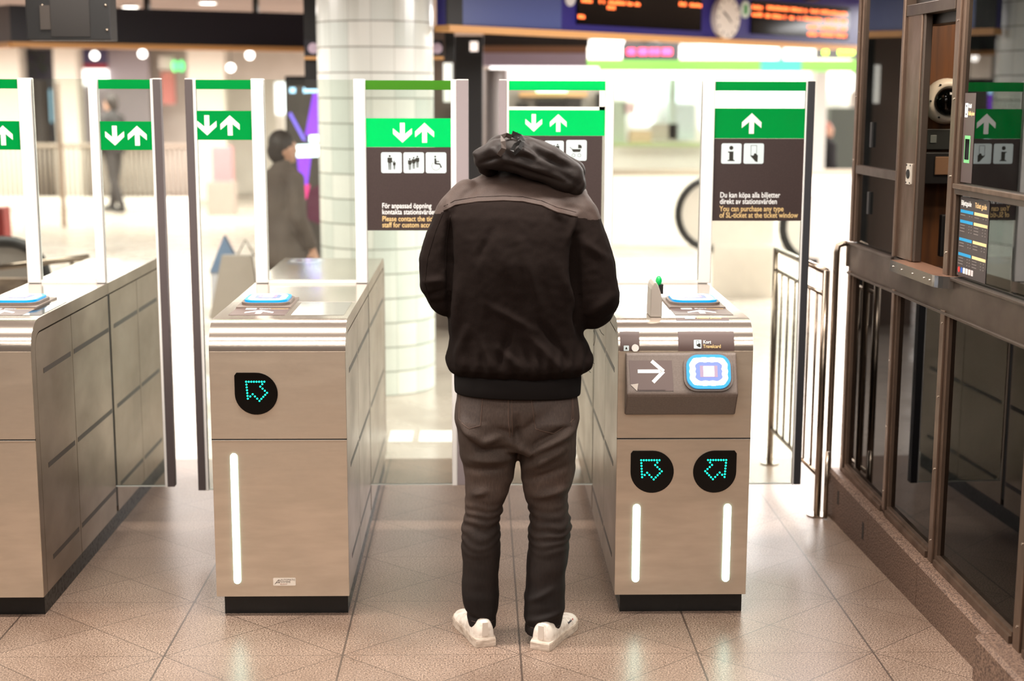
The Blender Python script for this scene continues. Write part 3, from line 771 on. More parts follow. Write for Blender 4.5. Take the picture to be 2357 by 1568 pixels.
# ticket guide poster
gd = MB(); w_, h_ = .255, .265; M = YZs(.60, -.0115, 1.207)
gd.prism([(0, 0), (w_, 0), (w_, h_), (0, h_)], mat('poster_dark', (58, 50, 50), .4), M, .001)
M2 = M @ Matrix.Translation((0, 0, .001))
gd.text('Biljettguide', .024, WHITE, M2 @ Matrix.Translation((.008, h_ - .028, 0)), xs=.85, bold=.0004, depth=.0003)
gd.text('Ticket guide', .024, SAND, M2 @ Matrix.Translation((.132, h_ - .028, 0)), xs=.85, bold=.0004, depth=.0003)
blue = mat('poster_blue', (20, 140, 190), .4); grey = mat('poster_grey', (120, 112, 108), .5); sand = mat('poster_sand', (222, 196, 140), .4)
for i, z in enumerate((.212, .178, .118, .068)):
    gd.box((.006, z, 0), (.120, z + .010, .0004), blue, M=M2); gd.box((.130, z, 0), (.248, z + .010, .0004), sand, M=M2)
    nl = (1, 3, 2, 3)[i]
    for k in range(nl):
        for x0, x1 in ((.008, .05), (.085, .093), (.105, .113), (.132, .172), (.205, .213), (.228, .236)):
            gd.box((x0, z - .009 - k * .010, 0), (x1, z - .0065 - k * .010, .0004), grey, M=M2)
for k, c in enumerate(((200, 40, 40), (40, 90, 170), (235, 230, 225), (235, 225, 215), (235, 200, 195), (200, 190, 190))):
    gd.prism(circ(.018 + k * .024, .020, .010, 10) if k < 2 else rrect(.008 + k * .024, .011, .027 + k * .024, .030, .002), mat('pay_%d' % k, c, .4), M2, .0004)
tag(bthing(gd.build('ticket_guide_poster')), 'dark ticket guide poster with blue and sand bars on the booth glass', 'poster')
# mobile phone strip with a reader window
st = MB(); M = YZs(.612, -.0115, 1.520); w_, h_ = .098, .295
st.prism([(0, 0), (w_, 0), (w_, h_), (0, h_)], mat('strip_brown', (74, 62, 60), .4), M, .001); M2 = M @ Matrix.Translation((0, 0, .001))
st.prism(rrect(.008, .215, .034, .262, .003), ICON, M2, .0004); st.box((.017, .222, .0004), (.025, .255, .0007), INK, M=M2); st.box((.019, .228, .0007), (.023, .250, .0009), ICON, M=M2)
st.text('Mobil', .020, WHITE, M2 @ Matrix.Translation((.038, .246, 0)), xs=.6, bold=.0004, depth=.0003)
st.text('Mobile phone', .020, SAND, M2 @ Matrix.Translation((.038, .222, 0)), xs=.5, bold=.0004, depth=.0003)
st.box((.020, .065, 0), (.070, .155, .0006), mat('frame_green', (110, 180, 120), .4), M=M2); st.box((.026, .076, .0006), (.064, .144, .001), BLACKGL, M=M2)
tag(bthing(st.build('mobile_ticket_panel')), 'tall brown panel reading Mobil with a green framed dark window behind the booth glass', 'sign')
# dome camera on the partition, seen through the opening
dc = MB()
Mc = Matrix(((0, 0, -1, 1.398), (1, 0, 0, -.222), (0, 1, 0, 1.785), (0, 0, 0, 1)))
prof = [(.0, .0), (.085, 0), (.088, .02), (.078, .042), (.062, .05), (.056, .046)]
seg = 32; vs = [(r * math.cos(2 * math.pi * k / seg), r * math.sin(2 * math.pi * k / seg), z) for r, z in prof for k in range(seg)]
dc.add(vs, [(i * seg + k, i * seg + (k + 1) % seg, (i + 1) * seg + (k + 1) % seg, (i + 1) * seg + k) for i in range(len(prof) - 1) for k in range(seg)], mat('dome_white', (226, 216, 200), .4), True, M=Mc)
for a in range(0, 360, 60): dc.cyl((.071 * math.cos(R(a)), .071 * math.sin(R(a))), .004, .046, .0505, BLACK, 8, M=Mc)
root = thing('security_camera', 'white round dome security camera inside the ticket window', 'camera', BO, BR)
dc.build('housing', root, local=True)
ds = MB(); vs = []; fs = []
for i in range(8):
    t = math.pi / 2 * i / 7
    for k in range(24): vs.append((.056 * math.cos(t) * math.cos(2 * math.pi * k / 24), .056 * math.cos(t) * math.sin(2 * math.pi * k / 24), .044 + .045 * math.sin(t)))
for i in range(7):
    for k in range(24): fs.append((i * 24 + k, i * 24 + (k + 1) % 24, (i + 1) * 24 + (k + 1) % 24, (i + 1) * 24 + k))
ds.add(vs, fs, BLACKGL, True, M=Mc); ds.build('lens_dome', root, local=True)
# card terminal, monitor, printer and box inside
def inbox(name, label, cat, parts):
    mb = MB()
    for a, b, m in parts: mb.box(a, b, m)
    return tag(bthing(mb.build(name, bevel=.004)), label, cat)
inbox('control_panel', 'dark control panel with small buttons on the wall of the ticket window', 'control panel',
      [((1.375, -.33, 1.600), (1.399, -.095, 1.678), mat('panel_slate', (46, 48, 46), .4)), ((1.372, -.145, 1.605), (1.375, -.125, 1.617), WHITE), ((1.372, -.108, 1.645), (1.375, -.102, 1.655), mat('lamp_cyan', (60, 220, 200), .4, emit=(60, 220, 200), es=.5)), ((1.372, -.19, 1.625), (1.375, -.165, 1.655), mat('panel_key', (110, 116, 112), .4))])
inbox('printer', 'black ticket printer with a brown paper on it inside the booth window', 'printer',
      [((1.31, -.36, 1.47), (1.399, -.125, 1.590), BLACK), ((1.304, -.30, 1.505), (1.31, -.165, 1.575), mat('kraft_paper', (124, 92, 66), .7))])
inbox('desk_monitor', 'black monitor standing on the desk inside the ticket window', 'monitor',
      [((1.20, -.42, 1.20), (1.23, -.165, 1.36), BLACK), ((1.21, -.32, 1.142), (1.23, -.28, 1.20), BLACK), ((1.16, -.36, 1.142), (1.26, -.24, 1.15), BLACK)])
inbox('paper_stack', 'white papers lying on the desk just inside the ticket window', 'papers',
      [((.78, -.16, 1.1405), (.97, -.07, 1.148), mat('paper', (196, 180, 160), .7))])
# low wall-mounted steel hoop beside the booth
lh = MB()
pts = [(1.515, 6.10, .135), (1.515, 6.10, 1.15), (1.52, 6.10, 1.178), (1.545, 6.10, 1.188), (1.566, 6.10, 1.188)]
lh.tube([(1.566, 6.10, .135), (1.53, 6.10, .135), (1.515, 6.10, .15)] + pts[1:], .0135, CHROME, 12)
lh.tube([(1.566, 6.10, 1.10), (1.580, 6.10, 1.10)], .012, CHROME, 8)
lh.cyl((1.566, 6.10), .012, 1.09, 1.19, CHROME, 12)
tag(lh.build('steel_hoop_rail'), 'tall bent steel tube hoop fixed to the far corner of the ticket booth', 'rail')
# barrier fence behind it
bf = thing('steel_barrier', 'steel barrier with thin balusters between the right gate and the booth', 'barrier', (1.469, 6.08, 0))
def tb(name, pts, r, seg=12): return MB().tube(pts, r, CHROME, seg).build(name, bf)
tb('post', [(1.469, 6.08, .004), (1.469, 6.08, 1.075)], .0155); tb('post', [(1.440, 6.98, .004), (1.440, 6.98, 1.075)], .0155)
tb('top_rail', [(1.469, 6.08, 1.07), (1.440, 6.98, 1.07)], .014); tb('middle_rail', [(1.467, 6.08, .97), (1.440, 6.98, .97)], .010)
tb('lower_rail', [(1.467, 6.08, .18), (1.440, 6.98, .18)], .010)
for k in range(1, 7):
    t = k / 7; tb('baluster', [(1.467 - .027 * t, 6.08 + .9 * t, .18), (1.467 - .027 * t, 6.08 + .9 * t, .97)], .006, 8)
MB().cyl((1.469, 6.08), .045, 0, .006, CHROME, 20).build('foot', bf); MB().cyl((1.440, 6.98), .045, 0, .006, CHROME, 20).build('foot', bf)
tb('short_post', [(1.49, 6.02, .004), (1.49, 6.02, .30)], .010)

# ------------------------------------------------------------------ people
from mathutils.bvhtree import BVHTree
def ball(mb, c, r, sc=(1, 1, 1), m=None, seg=18, rings=12): mb.sphere(c, r, m or SEAM, seg, rings, sc)
def limb(mb, pts, seg=16):
    """pts = [(x,y,z,r)...] a tapered limb with round ends"""
    P = [Vector(p[:3]) for p in pts]; rr = [p[3] for p in pts]
    mb.tube(P, rr, SEAM, seg)
    for p, r in zip(P, rr): mb.sphere(p, r * .995, SEAM, seg, 10)
def rows(mb, rws, n=40):
    """horizontal sections (cx, cy, z, hx, hy, power) lofted and capped"""
    vs = []
    for cx, cy, z, hx, hy, pw in rws:
        for k in range(n):
            q = 2 * math.pi * k / n; c, s = math.cos(q), math.sin(q)
            vs.append((cx + hx * math.copysign(abs(c) ** (2 / pw), c), cy + hy * math.copysign(abs(s) ** (2 / pw), s), z))
    fs = []
    up = rws[-1][2] > rws[0][2]
    for i in range(len(rws) - 1):
        for k in range(n):
            f = (i * n + k, i * n + (k + 1) % n, (i + 1) * n + (k + 1) % n, (i + 1) * n + k)
            fs.append(f if up else f[::-1])
    a, b = tuple(range(n)), tuple(range((len(rws) - 1) * n, len(rws) * n))
    fs += [a[::-1] if up else a, b if up else b[::-1]]
    mb.add(vs, fs, SEAM, True)
def fuse(mb, voxel, disp=None, relax=6):
    """one continuous skin over everything in mb; returns a mesh"""
    me = bpy.data.meshes.new('skin'); me.from_pydata(mb.v, [], mb.f); me.update()
    o = bpy.data.objects.new('skin', me); C.objects.link(o)
    md = o.modifiers.new('r', 'REMESH'); md.mode = 'VOXEL'; md.voxel_size = voxel; md.use_smooth_shade = True
    if relax:
        sm = o.modifiers.new('s', 'SMOOTH'); sm.iterations = relax; sm.factor = .5
    dg = bpy.context.evaluated_depsgraph_get(); dg.update()
    out = bpy.data.meshes.new_from_object(o.evaluated_get(dg))
    bpy.data.objects.remove(o); bpy.data.meshes.remove(me)
    if disp:
        nn = [v.normal.copy() for v in out.vertices]
        for v, nrm in zip(out.vertices, nn): v.co += nrm * disp(v.co, nrm)
    for p in out.polygons: p.use_smooth = True
    out.materials.clear(); out.update()
    return out
def link_mesh(name, me, mats, parent=None, label=None):
    off = Vector((0, 0, 0))
    if parent:
        p = parent
        while p.parent: p = p.parent
        off = p.location
    me.transform(Matrix.Translation(-off)); me.name = name
    for m in mats: me.materials.append(m)
    o = bpy.data.objects.new(name, me); C.objects.link(o)
    if parent: o.parent = parent
    if label: o['label'] = label
    return o
def bvh(me): return BVHTree.FromPolygons([v.co.copy() for v in me.vertices], [tuple(p.vertices) for p in me.polygons])
def on_back(tree, x, z, lift=.001, y0=3.5):
    h = tree.ray_cast(Vector((x, y0, z)), Vector((0, 1, 0)))
    return h[0] + Vector((0, -lift, 0)) if h[0] else None
def stitch(mb, tree, pts, r, m, step=.012, lift=.0005, seg=6):
    path = []
    for a, b in zip(pts, pts[1:]):
        n = max(1, int(math.hypot(b[0] - a[0], b[1] - a[1]) / step))
        for k in range(n): t = k / n; path.append((a[0] + (b[0] - a[0]) * t, a[1] + (b[1] - a[1]) * t))
    path.append(pts[-1])
    q = [on_back(tree, x, z, lift) for x, z in path]; q = [p for p in q if p]
    if len(q) > 1: mb.tube(q, r, m, seg)
def patch(mb, tree, quad, m, lift=.002, n=10):
    """quad = 4 (x,z) corners, laid on the back surface"""
    a, b, c, d = quad; vs = []; ok = True
    for i in range(n + 1):
        for j in range(n + 1):
            u, v = j / n, i / n
            x = (a[0] * (1 - u) + b[0] * u) * (1 - v) + (d[0] * (1 - u) + c[0] * u) * v
            z = (a[1] * (1 - u) + b[1] * u) * (1 - v) + (d[1] * (1 - u) + c[1] * u) * v
            edge = i in (0, n) or j in (0, n)
            p = on_back(tree, x, z, -.001 if edge else lift)
            if p is None: return
            vs.append(p)
    mb.add(vs, [(i * (n + 1) + j, i * (n + 1) + j + 1, (i + 1) * (n + 1) + j + 1, (i + 1) * (n + 1) + j) for i in range(n) for j in range(n)], m, True)
def fold(co, a, b, wd, amp):
    p = Vector((co.x, co.z)); a = Vector(a); b = Vector(b); d = b - a
    t = max(0, min(1, (p - a).dot(d) / d.length_squared)); q = a + d * t
    return amp * math.exp(-((p - q).length / wd) ** 2) * (math.sin(math.pi * (.12 + .76 * t)))

JACKET = noisy(mat('jacket_cloth', (25, 18, 15), .9, spec=.08), (1, 1, 1), 420, (28, 20, 17), (19, 13, 11), bump=.25, bdist=.0006, lo=.3, hi=.7)
YOKE = noisy(mat('jacket_yoke_lit_cloth', (60, 46, 41), .65, spec=.25), (1, 1, 1), 420, (63, 49, 43), (53, 41, 36), bump=.2, bdist=.0005)  # nylon yoke; the overhead light on it is also put into the paler colour
HOODM = noisy(mat('hood_cloth', (30, 22, 19), .6, spec=.25), (1, 1, 1), 300, (34, 25, 22), (24, 18, 15), bump=.2, bdist=.0006)
RIBM = mat('ribbed_knit', (18, 14, 13), .9, spec=.15)
SKIN = mat('skin', (205, 158, 134), .5)
HAIR = mat('hair_dark', (40, 30, 26), .6)
SHOEW = noisy(mat('shoe_canvas', (226, 214, 202), .7), (1, 1, 1), 40, (232, 222, 211), (196, 180, 166), bump=.1, lo=.45, hi=.72)
SOLE = noisy(mat('shoe_sole', (206, 190, 174), .6), (1, 1, 3), 30, (214, 199, 184), (168, 150, 134), lo=.4, hi=.7)
def denim():
    m = bpy.data.materials.new('faded_denim'); m.use_nodes = True
    b = m.node_tree.nodes['Principled BSDF']; b.inputs['Roughness'].default_value = .8; b.inputs['Specular IOR Level'].default_value = .25
    tc = N(m, 'ShaderNodeTexCoord'); sp = N(m, 'ShaderNodeSeparateXYZ'); L(m, tc.outputs['Object'], sp.inputs[0])
    n1 = N(m, 'ShaderNodeTexNoise'); n1.inputs['Scale'].default_value = 9; n1.inputs['Detail'].default_value = 5
    L(m, tc.outputs['Object'], n1.inputs['Vector'])
    ad = N(m, 'ShaderNodeMath', operation='MULTIPLY_ADD'); ad.inputs[1].default_value = .35; L(m, n1.outputs[0], ad.inputs[0]); L(m, sp.outputs[2], ad.inputs[2])
    r = N(m, 'ShaderNodeValToRGB'); e = r.color_ramp.elements
    e[0].position = .30; e[0].color = (*lin((27, 21, 19)), 1); e[1].position = .95; e[1].color = (*lin((66, 54, 48)), 1)
    k = e.new(.58); k.color = (*lin((42, 33, 29)), 1); k = e.new(.72); k.color = (*lin((74, 60, 53)), 1); k = e.new(.82); k.color = (*lin((58, 47, 41)), 1)
    L(m, ad.outputs[0], r.inputs[0])
    mp = N(m, 'ShaderNodeMapping'); mp.inputs['Scale'].default_value = (1, 1, .12); L(m, tc.outputs['Object'], mp.inputs[0])
    n2 = N(m, 'ShaderNodeTexNoise'); n2.inputs['Scale'].default_value = 320; L(m, mp.outputs[0], n2.inputs['Vector'])
    mr = N(m, 'ShaderNodeMapRange'); mr.inputs[1].default_value = .3; mr.inputs[2].default_value = .7; mr.inputs[3].default_value = .78; mr.inputs[4].default_value = 1.12
    L(m, n2.outputs[0], mr.inputs[0])
    mx = N(m, 'ShaderNodeMix', data_type='RGBA', blend_type='MULTIPLY'); mx.inputs[0].default_value = 1
    L(m, r.outputs[0], mx.inputs[6]); L(m, mr.outputs[0], mx.inputs[7]); L(m, mx.outputs[2], b.inputs['Base Color'])
    bp = N(m, 'ShaderNodeBump'); bp.inputs['Strength'].default_value = .3; bp.inputs['Distance'].default_value = .0005
    L(m, n2.outputs[0], bp.inputs['Height']); L(m, bp.outputs[0], b.inputs['Normal'])
    return m
DENIM = denim()

MY = 4.70
man = thing('person', 'person seen from behind in black hooded jacket, dark jeans and white sneakers, at the gates', 'person', (.12, MY, 0))
def X_(px, py=700, Y=MY): return at(px, py, Y=Y).x
def Z_(py, Y=MY, px=1190): return at(px, py, Y=Y).z

# body: one continuous figure under the clothes
hb = MB()
rows(hb, [(.12, 4.71, .84, .15, .10, 2.4), (.12, 4.71, 1.0, .135, .095, 2.3), (.12, 4.72, 1.2, .16, .10, 2.3), (.12, 4.75, 1.36, .16, .085, 2.2), (.125, 4.80, 1.43, .09, .06, 2.1), (.125, 4.82, 1.48, .06, .06, 2)])
limb(hb, [(.125, 4.80, 1.44, .058), (.125, 4.88, 1.50, .055)])
hc = Vector((.118, 4.955, 1.545))           # bowed head
HB = Matrix.Translation(hc) @ Matrix.Rotation(R(-48), 4, 'X')
def hp(x, y, z): return HB @ Vector((x, y, z))       # local: +y face, +z crown
def head_into(mb, T, s=1.):
    def P(x, y, z): return T(x * s, y * s, z * s)
    mb.sphere(P(0, -.012, .02), .088 * s, SEAM, 18, 14, (.88, 1.05, 1.0)); mb.sphere(P(0, .012, .0), .078 * s, SEAM, 18, 14, (.9, 1.0, 1.1))
    limb(mb, [(*P(0, .045, -.045), .045 * s), (*P(0, .066, -.085), .026 * s)])
    limb(mb, [(*P(-.045, .01, -.04), .03 * s), (*P(0, .062, -.088), .022 * s), (*P(.045, .01, -.04), .03 * s)])
    limb(mb, [(*P(0, .088, .018), .009 * s), (*P(0, .108, -.020), .013 * s)])            # nose
    for a in (-1, 1):
        mb.sphere(P(a * .013, .098, -.024), .008 * s, SEAM, 8, 6)
        limb(mb, [(*P(a * .010, .090, .030), .008 * s), (*P(a * .045, .076, .032), .008 * s)])   # brow
        mb.sphere(P(a * .032, .076, .008), .0125 * s, SEAM, 10, 8)                          # lids
        mb.sphere(P(a * .083, -.008, .0), .026 * s, SEAM, 12, 8, (.35, .7, 1.1))            # ears
    limb(mb, [(*P(-.022, .088, -.052), .007 * s), (*P(0, .096, -.049), .008 * s), (*P(.022, .088, -.052), .007 * s)])
    limb(mb, [(*P(-.018, .086, -.062), .007 * s), (*P(0, .093, -.062), .008 * s), (*P(.018, .086, -.062), .007 * s)])
head_into(hb, lambda x, y, z: hp(x, y, z))
def hand(mb, wrist, d, palm_n, side=1, curl=.5, s=1.):
    """wrist point, direction of the hand, palm normal; five separate fingers"""
    d = Vector(d).normalized(); n = Vector(palm_n).normalized(); a = d.cross(n).normalized() * side; w = Vector(wrist)
    for k in (-1.2, -.4, .4, 1.2):
        limb(mb, [(*(w + a * k * .010 * s + d * .012 * s), .0135 * s), (*(w + a * k * .018 * s + d * .078 * s), .0115 * s)], 10)
    for k, ln in ((-1.5, .062), (-.5, .074), (.5, .079), (1.5, .07)):
        p = w + a * k * .0185 * s + d * .086 * s; pts = [(*p, .0095 * s)]; dd = d.copy(); q = 0
        for j, f in enumerate((.45, .32, .23)):
            q += curl * (.5, .9, .8)[j]; dd = (d * math.cos(q) + n * math.sin(q))
            p = p + dd * ln * f * s; pts.append((*p, (.0088, .0082, .0072)[j] * s))
        limb(mb, pts, 8)
    p = w + a * .026 * s + d * .022 * s; t1 = (a * .75 + d * .6 + n * .35).normalized()
    q1 = p + t1 * .034 * s; q2 = q1 + (d * .8 + n * .5 + a * .1).normalized() * .03 * s; q3 = q2 + (d * .7 + n * .7).normalized() * .022 * s
    limb(mb, [(*p, .014 * s), (*q1, .0115 * s), (*q2, .0100 * s), (*q3, .0085 * s)], 8)
LW, RW = Vector((.045, 5.035, 1.15)), Vector((.235, 5.03, 1.15))
limb(hb, [(-.05, 4.76, 1.40, .05), (-.10, 4.74, 1.29, .045), (-.115, 4.73, 1.18, .040), (-.06, 4.86, 1.16, .038), (-.005, 4.97, 1.15, .030), (*LW, .026)])
limb(hb, [(.30, 4.76, 1.40, .05), (.35, 4.74, 1.28, .045), (.365, 4.73, 1.17, .040), (.32, 4.86, 1.15, .038), (.275, 4.97, 1.15, .030), (*RW, .026)])
hand(hb, LW, (.45, .75, .25), (.55, -.1, .8), -1, .6); hand(hb, RW, (-.5, .75, .25), (-.5, -.1, .8), 1, .6)
for sx, kx, fx, fy in ((.045, .006, .008, 4.65), (.200, .236, .218, 4.63)):
    limb(hb, [(sx, 4.72, .84, .08), (sx, 4.71, .66, .062), (kx, 4.68, .42, .044), (fx, fy, .12, .036), (fx, fy + .01, .07, .034)])
bodyme = fuse(hb, .006, relax=3)
link_mesh('body', bodyme, [SKIN], man)
# hair on the bowed head
hh = MB(); hh.sphere(hp(0, -.02, .03), .095, SEAM, 18, 14, (.92, 1.05, 1.0)); hh.sphere(hp(0, -.055, -.03), .06, SEAM, 14, 10, (1.1, .8, 1.2))
link_mesh('hair', fuse(hh, .007, lambda c, n: .003 * noise.noise(c * 60)), [HAIR], man)
# small telephone held in both hands
pm = MB(); ph = at(1185, 700, Y=5.14)
pm.prism(rrect(-.036, -.072, .036, .072, .008), BLACKGL, Matrix.Translation((.14, 5.135, 1.165)) @ Matrix.Rotation(R(35), 4, 'X'), .009)
tag(pm.build('mobile_phone'), 'black phone held in front of the person in the hooded jacket', 'phone')

# jeans
jb = MB()
def jrow(lst, n=36):
    out = []
    for py, xl, xr, yb, yf, pw in lst:
        Yc = (yb + yf) / 2; a, b = at(xl, py, Y=Yc), at(xr, py, Y=Yc)
        out.append(((a.x + b.x) / 2, Yc, (a.z + b.z) / 2, (b.x - a.x) / 2, (yf - yb) / 2, pw))
    rows(jb, out[::-1], n)
jrow([(862, 1056, 1326, 4.615, 4.83, 2.5), (895, 1050, 1331, 4.60, 4.83, 2.5), (930, 1046, 1332, 4.585, 4.83, 2.5), (965, 1045, 1332, 4.578, 4.83, 2.5), (1000, 1050, 1327, 4.585, 4.83, 2.5), (1025, 1056, 1325, 4.60, 4.82, 2.5)])
LL = [(960, 1048, 1192, 4.585, 4.82, 2.3), (1000, 1051, 1194, 4.585, 4.82, 2.3), (1040, 1058, 1193, 4.595, 4.81, 2.3), (1065, 1064, 1189, 4.60, 4.80, 2.3), (1095, 1070, 1184, 4.605, 4.79, 2.2), (1130, 1072, 1169, 4.605, 4.775, 2.2), (1155, 1071, 1158, 4.605, 4.765, 2.2),
      (1180, 1069, 1156, 4.600, 4.76, 2.2), (1205, 1063, 1152, 4.598, 4.755, 2.2), (1240, 1062, 1152, 4.592, 4.75, 2.2), (1280, 1062, 1151, 4.588, 4.742, 2.2), (1320, 1063, 1150, 4.585, 4.735, 2.2), (1355, 1063, 1149, 4.583, 4.73, 2.2), (1385, 1064, 1148, 4.583, 4.725, 2.2), (1410, 1071, 1143, 4.585, 4.72, 2.2), (1440, 1081, 1140, 4.588, 4.715, 2.2)]
RL = [(960, 1188, 1331, 4.585, 4.82, 2.3), (1000, 1190, 1326, 4.585, 4.82, 2.3), (1040, 1195, 1326, 4.59, 4.81, 2.3), (1070, 1197, 1325, 4.595, 4.80, 2.3), (1100, 1198, 1319, 4.60, 4.79, 2.2), (1135, 1208, 1309, 4.60, 4.775, 2.2), (1160, 1215, 1307, 4.598, 4.765, 2.2),
      (1185, 1217, 1308, 4.592, 4.76, 2.2), (1208, 1216, 1313, 4.588, 4.75, 2.2), (1245, 1215, 1310, 4.582, 4.745, 2.2), (1290, 1213, 1306, 4.575, 4.735, 2.2), (1340, 1210, 1303, 4.568, 4.725, 2.2), (1380, 1207, 1300, 4.563, 4.715, 2.2), (1405, 1207, 1298, 4.562, 4.71, 2.2), (1425, 1210, 1295, 4.562, 4.705, 2.2), (1452, 1210, 1290, 4.563, 4.70, 2.2)]
jrow(LL, 28); jrow(RL, 28)
JF = [((1070, 985), (1110, 1018), 12, .007), ((1110, 1018), (1150, 1005), 10, .006), ((1075, 1010), (1120, 1050), 9, -.005), ((1085, 1060), (1170, 1058), 10, .006), ((1100, 1040), (1165, 1035), 8, -.005), ((1075, 1085), (1160, 1080), 9, -.005),
      ((1095, 1140), (1120, 1132), 8, .007), ((1190, 1000), (1260, 950), 12, -.006), ((1180, 1020), (1230, 1045), 11, .007), ((1225, 1040), (1320, 995), 10, .007), ((1235, 1020), (1320, 975), 9, -.005), ((1210, 1085), (1300, 1030), 11, .006), ((1215, 1110), (1300, 1075), 9, -.004),
      ((1235, 1145), (1300, 1128), 9, .006), ((1190, 960), (1190, 1025), 9, -.009), ((1140, 985), (1185, 1000), 10, -.004), ((1060, 960), (1090, 1010), 10, .005), ((1068, 1420), (1135, 1428), 7, -.004), ((1215, 1425), (1290, 1405), 8, .005), ((1215, 1440), (1285, 1430), 6, -.004), ((1210, 1385), (1270, 1350), 8, .003)]
def cv(p): q = at(p[0], p[1], Y=4.60); return (q.x, q.z)
JF = [(cv(a), cv(b), w_ / 760, am * 2.5) for a, b, w_, am in JF]
zk = Z_(1215, 4.6)
def jdisp(co, n):
    if n.z > .9 and co.z > .86: return 0
    d = sum(fold(co, a, b, w_, am) for a, b, w_, am in JF) if n.y < .3 else 0
    e = math.exp(-((co.z - zk) / .075) ** 2)
    ph = noise.noise(Vector((co.x * 11, co.y * 11, co.z * 10))) * 6.5
    d += e * (.0030 + .0016 * noise.noise(co * 9)) * math.sin(co.z * 2 * math.pi / .031 + ph + 4 * (co.x - .1))
    d += .0035 * noise.noise(Vector((co.x * 9, co.y * 9, co.z * 26))) + .0055 * noise.noise(Vector((co.x * 6, co.y * 6, co.z * 11)))
    return d
jme = fuse(jb, .0055, jdisp, 4); jt = bvh(jme)
jeans = link_mesh('jeans', jme, [DENIM], man, 'faded dark brown-black jeans')
st = MB(); c2 = cv
stitch(st, jt, [c2((1170, 896)), c2((1170, 960)), c2((1174, 1005))], .0016, DENIM_THREAD)
stitch(st, jt, [c2((1178, 896)), c2((1178, 960)), c2((1180, 1003))], .0012, DENIM_THREAD)
for pk in ([(1058, 902), (1112, 903), (1106, 978), (1080, 985), (1056, 970)], [(1222, 914), (1320, 918), (1322, 970), (1275, 998), (1232, 985)]):
    stitch(st, jt, [c2(p) for p in pk + pk[:1]], .0013, DENIM_THREAD)
stitch(st, jt, [c2((1085, 1430)), c2((1138, 1432))], .001, DENIM_THREAD)
stitch(st, jt, [c2((1214, 1441)), c2((1288, 1439))], .001, DENIM_THREAD)
stitch(st, jt, [c2((1319, 910)), c2((1318, 960)), c2((1316, 985))], .001, DENIM_THREAD)
st.build('stitching', jeans)
DEN2 = noisy(mat('denim_pocket', (60, 48, 42), .8), (1, 1, .15), 280, (64, 51, 45), (52, 41, 36))
pk = MB(); patch(pk, jt, [c2((1057, 903)), c2((1111, 904)), c2((1105, 980)), c2((1058, 978))], DEN2, .0022); pk.build('back_pocket', jeans)
pk = MB(); patch(pk, jt, [c2((1223, 915)), c2((1318, 918)), c2((1320, 985)), c2((1233, 988))], DEN2, .0022); pk.build('back_pocket', jeans)
pc = MB(); a = on_back(jt, *c2((1068, 897)), .004)
pc.box((a.x, a.y - .003, a.z - .01), (a.x + .02, a.y, a.z + .006), mat('paper_white', (236, 226, 214), .6)); pc.build('pocket_paper', jeans, label='scrap of white paper sticking out of the back pocket')

# jacket
kb = MB()
def trow(lst):
    out = []
    for py, xl, xr, yb, yf, pw in lst:
        Yc = (yb + yf) / 2; a, b = at(xl, py, Y=Yc), at(xr, py, Y=Yc)
        out.append(((a.x + b.x) / 2, Yc, (a.z + b.z) / 2, (b.x - a.x) / 2, (yf - yb) / 2, pw))
    rows(kb, out[::-1], 48)
trow([(392, 1130, 1275, 4.80, 4.93, 2.0), (404, 1108, 1310, 4.765, 4.94, 2.1), (420, 1070, 1338, 4.725, 4.94, 2.2), (440, 1040, 1352, 4.69, 4.94, 2.3), (465, 1022, 1356, 4.655, 4.93, 2.4), (495, 1016, 1354, 4.628, 4.92, 2.5), (540, 1020, 1348, 4.605, 4.91, 2.5), (600, 1024, 1342, 4.59, 4.90, 2.5),
      (660, 1027, 1340, 4.585, 4.89, 2.5), (720, 1031, 1342, 4.585, 4.88, 2.5), (770, 1036, 1345, 4.585, 4.875, 2.5), (805, 1033, 1356, 4.575, 4.88, 2.5), (825, 1028, 1364, 4.565, 4.88, 2.5), (840, 1030, 1362, 4.566, 4.88, 2.5), (852, 1038, 1350, 4.585, 4.87, 2.5), (862, 1050, 1334, 4.605, 4.85, 2.5)])
def sl(lst): limb(kb, [(*at(px, py, Y=Y), r) for px, py, Y, r in lst], 20)
sl([(1075, 455, 4.78, .060), (1046, 492, 4.75, .066), (1024, 550, 4.735, .070), (1014, 600, 4.73, .074), (1014, 650, 4.72, .072), (1030, 682, 4.74, .068), (1060, 690, 4.86, .062), (1098, 676, 5.0, .046)])
sl([(1310, 462, 4.78, .062), (1328, 500, 4.75, .072), (1342, 560, 4.735, .083), (1358, 620, 4.73, .088), (1370, 680, 4.72, .084), (1362, 703, 4.75, .080), (1335, 695, 4.88, .066), (1285, 676, 5.02, .046)])
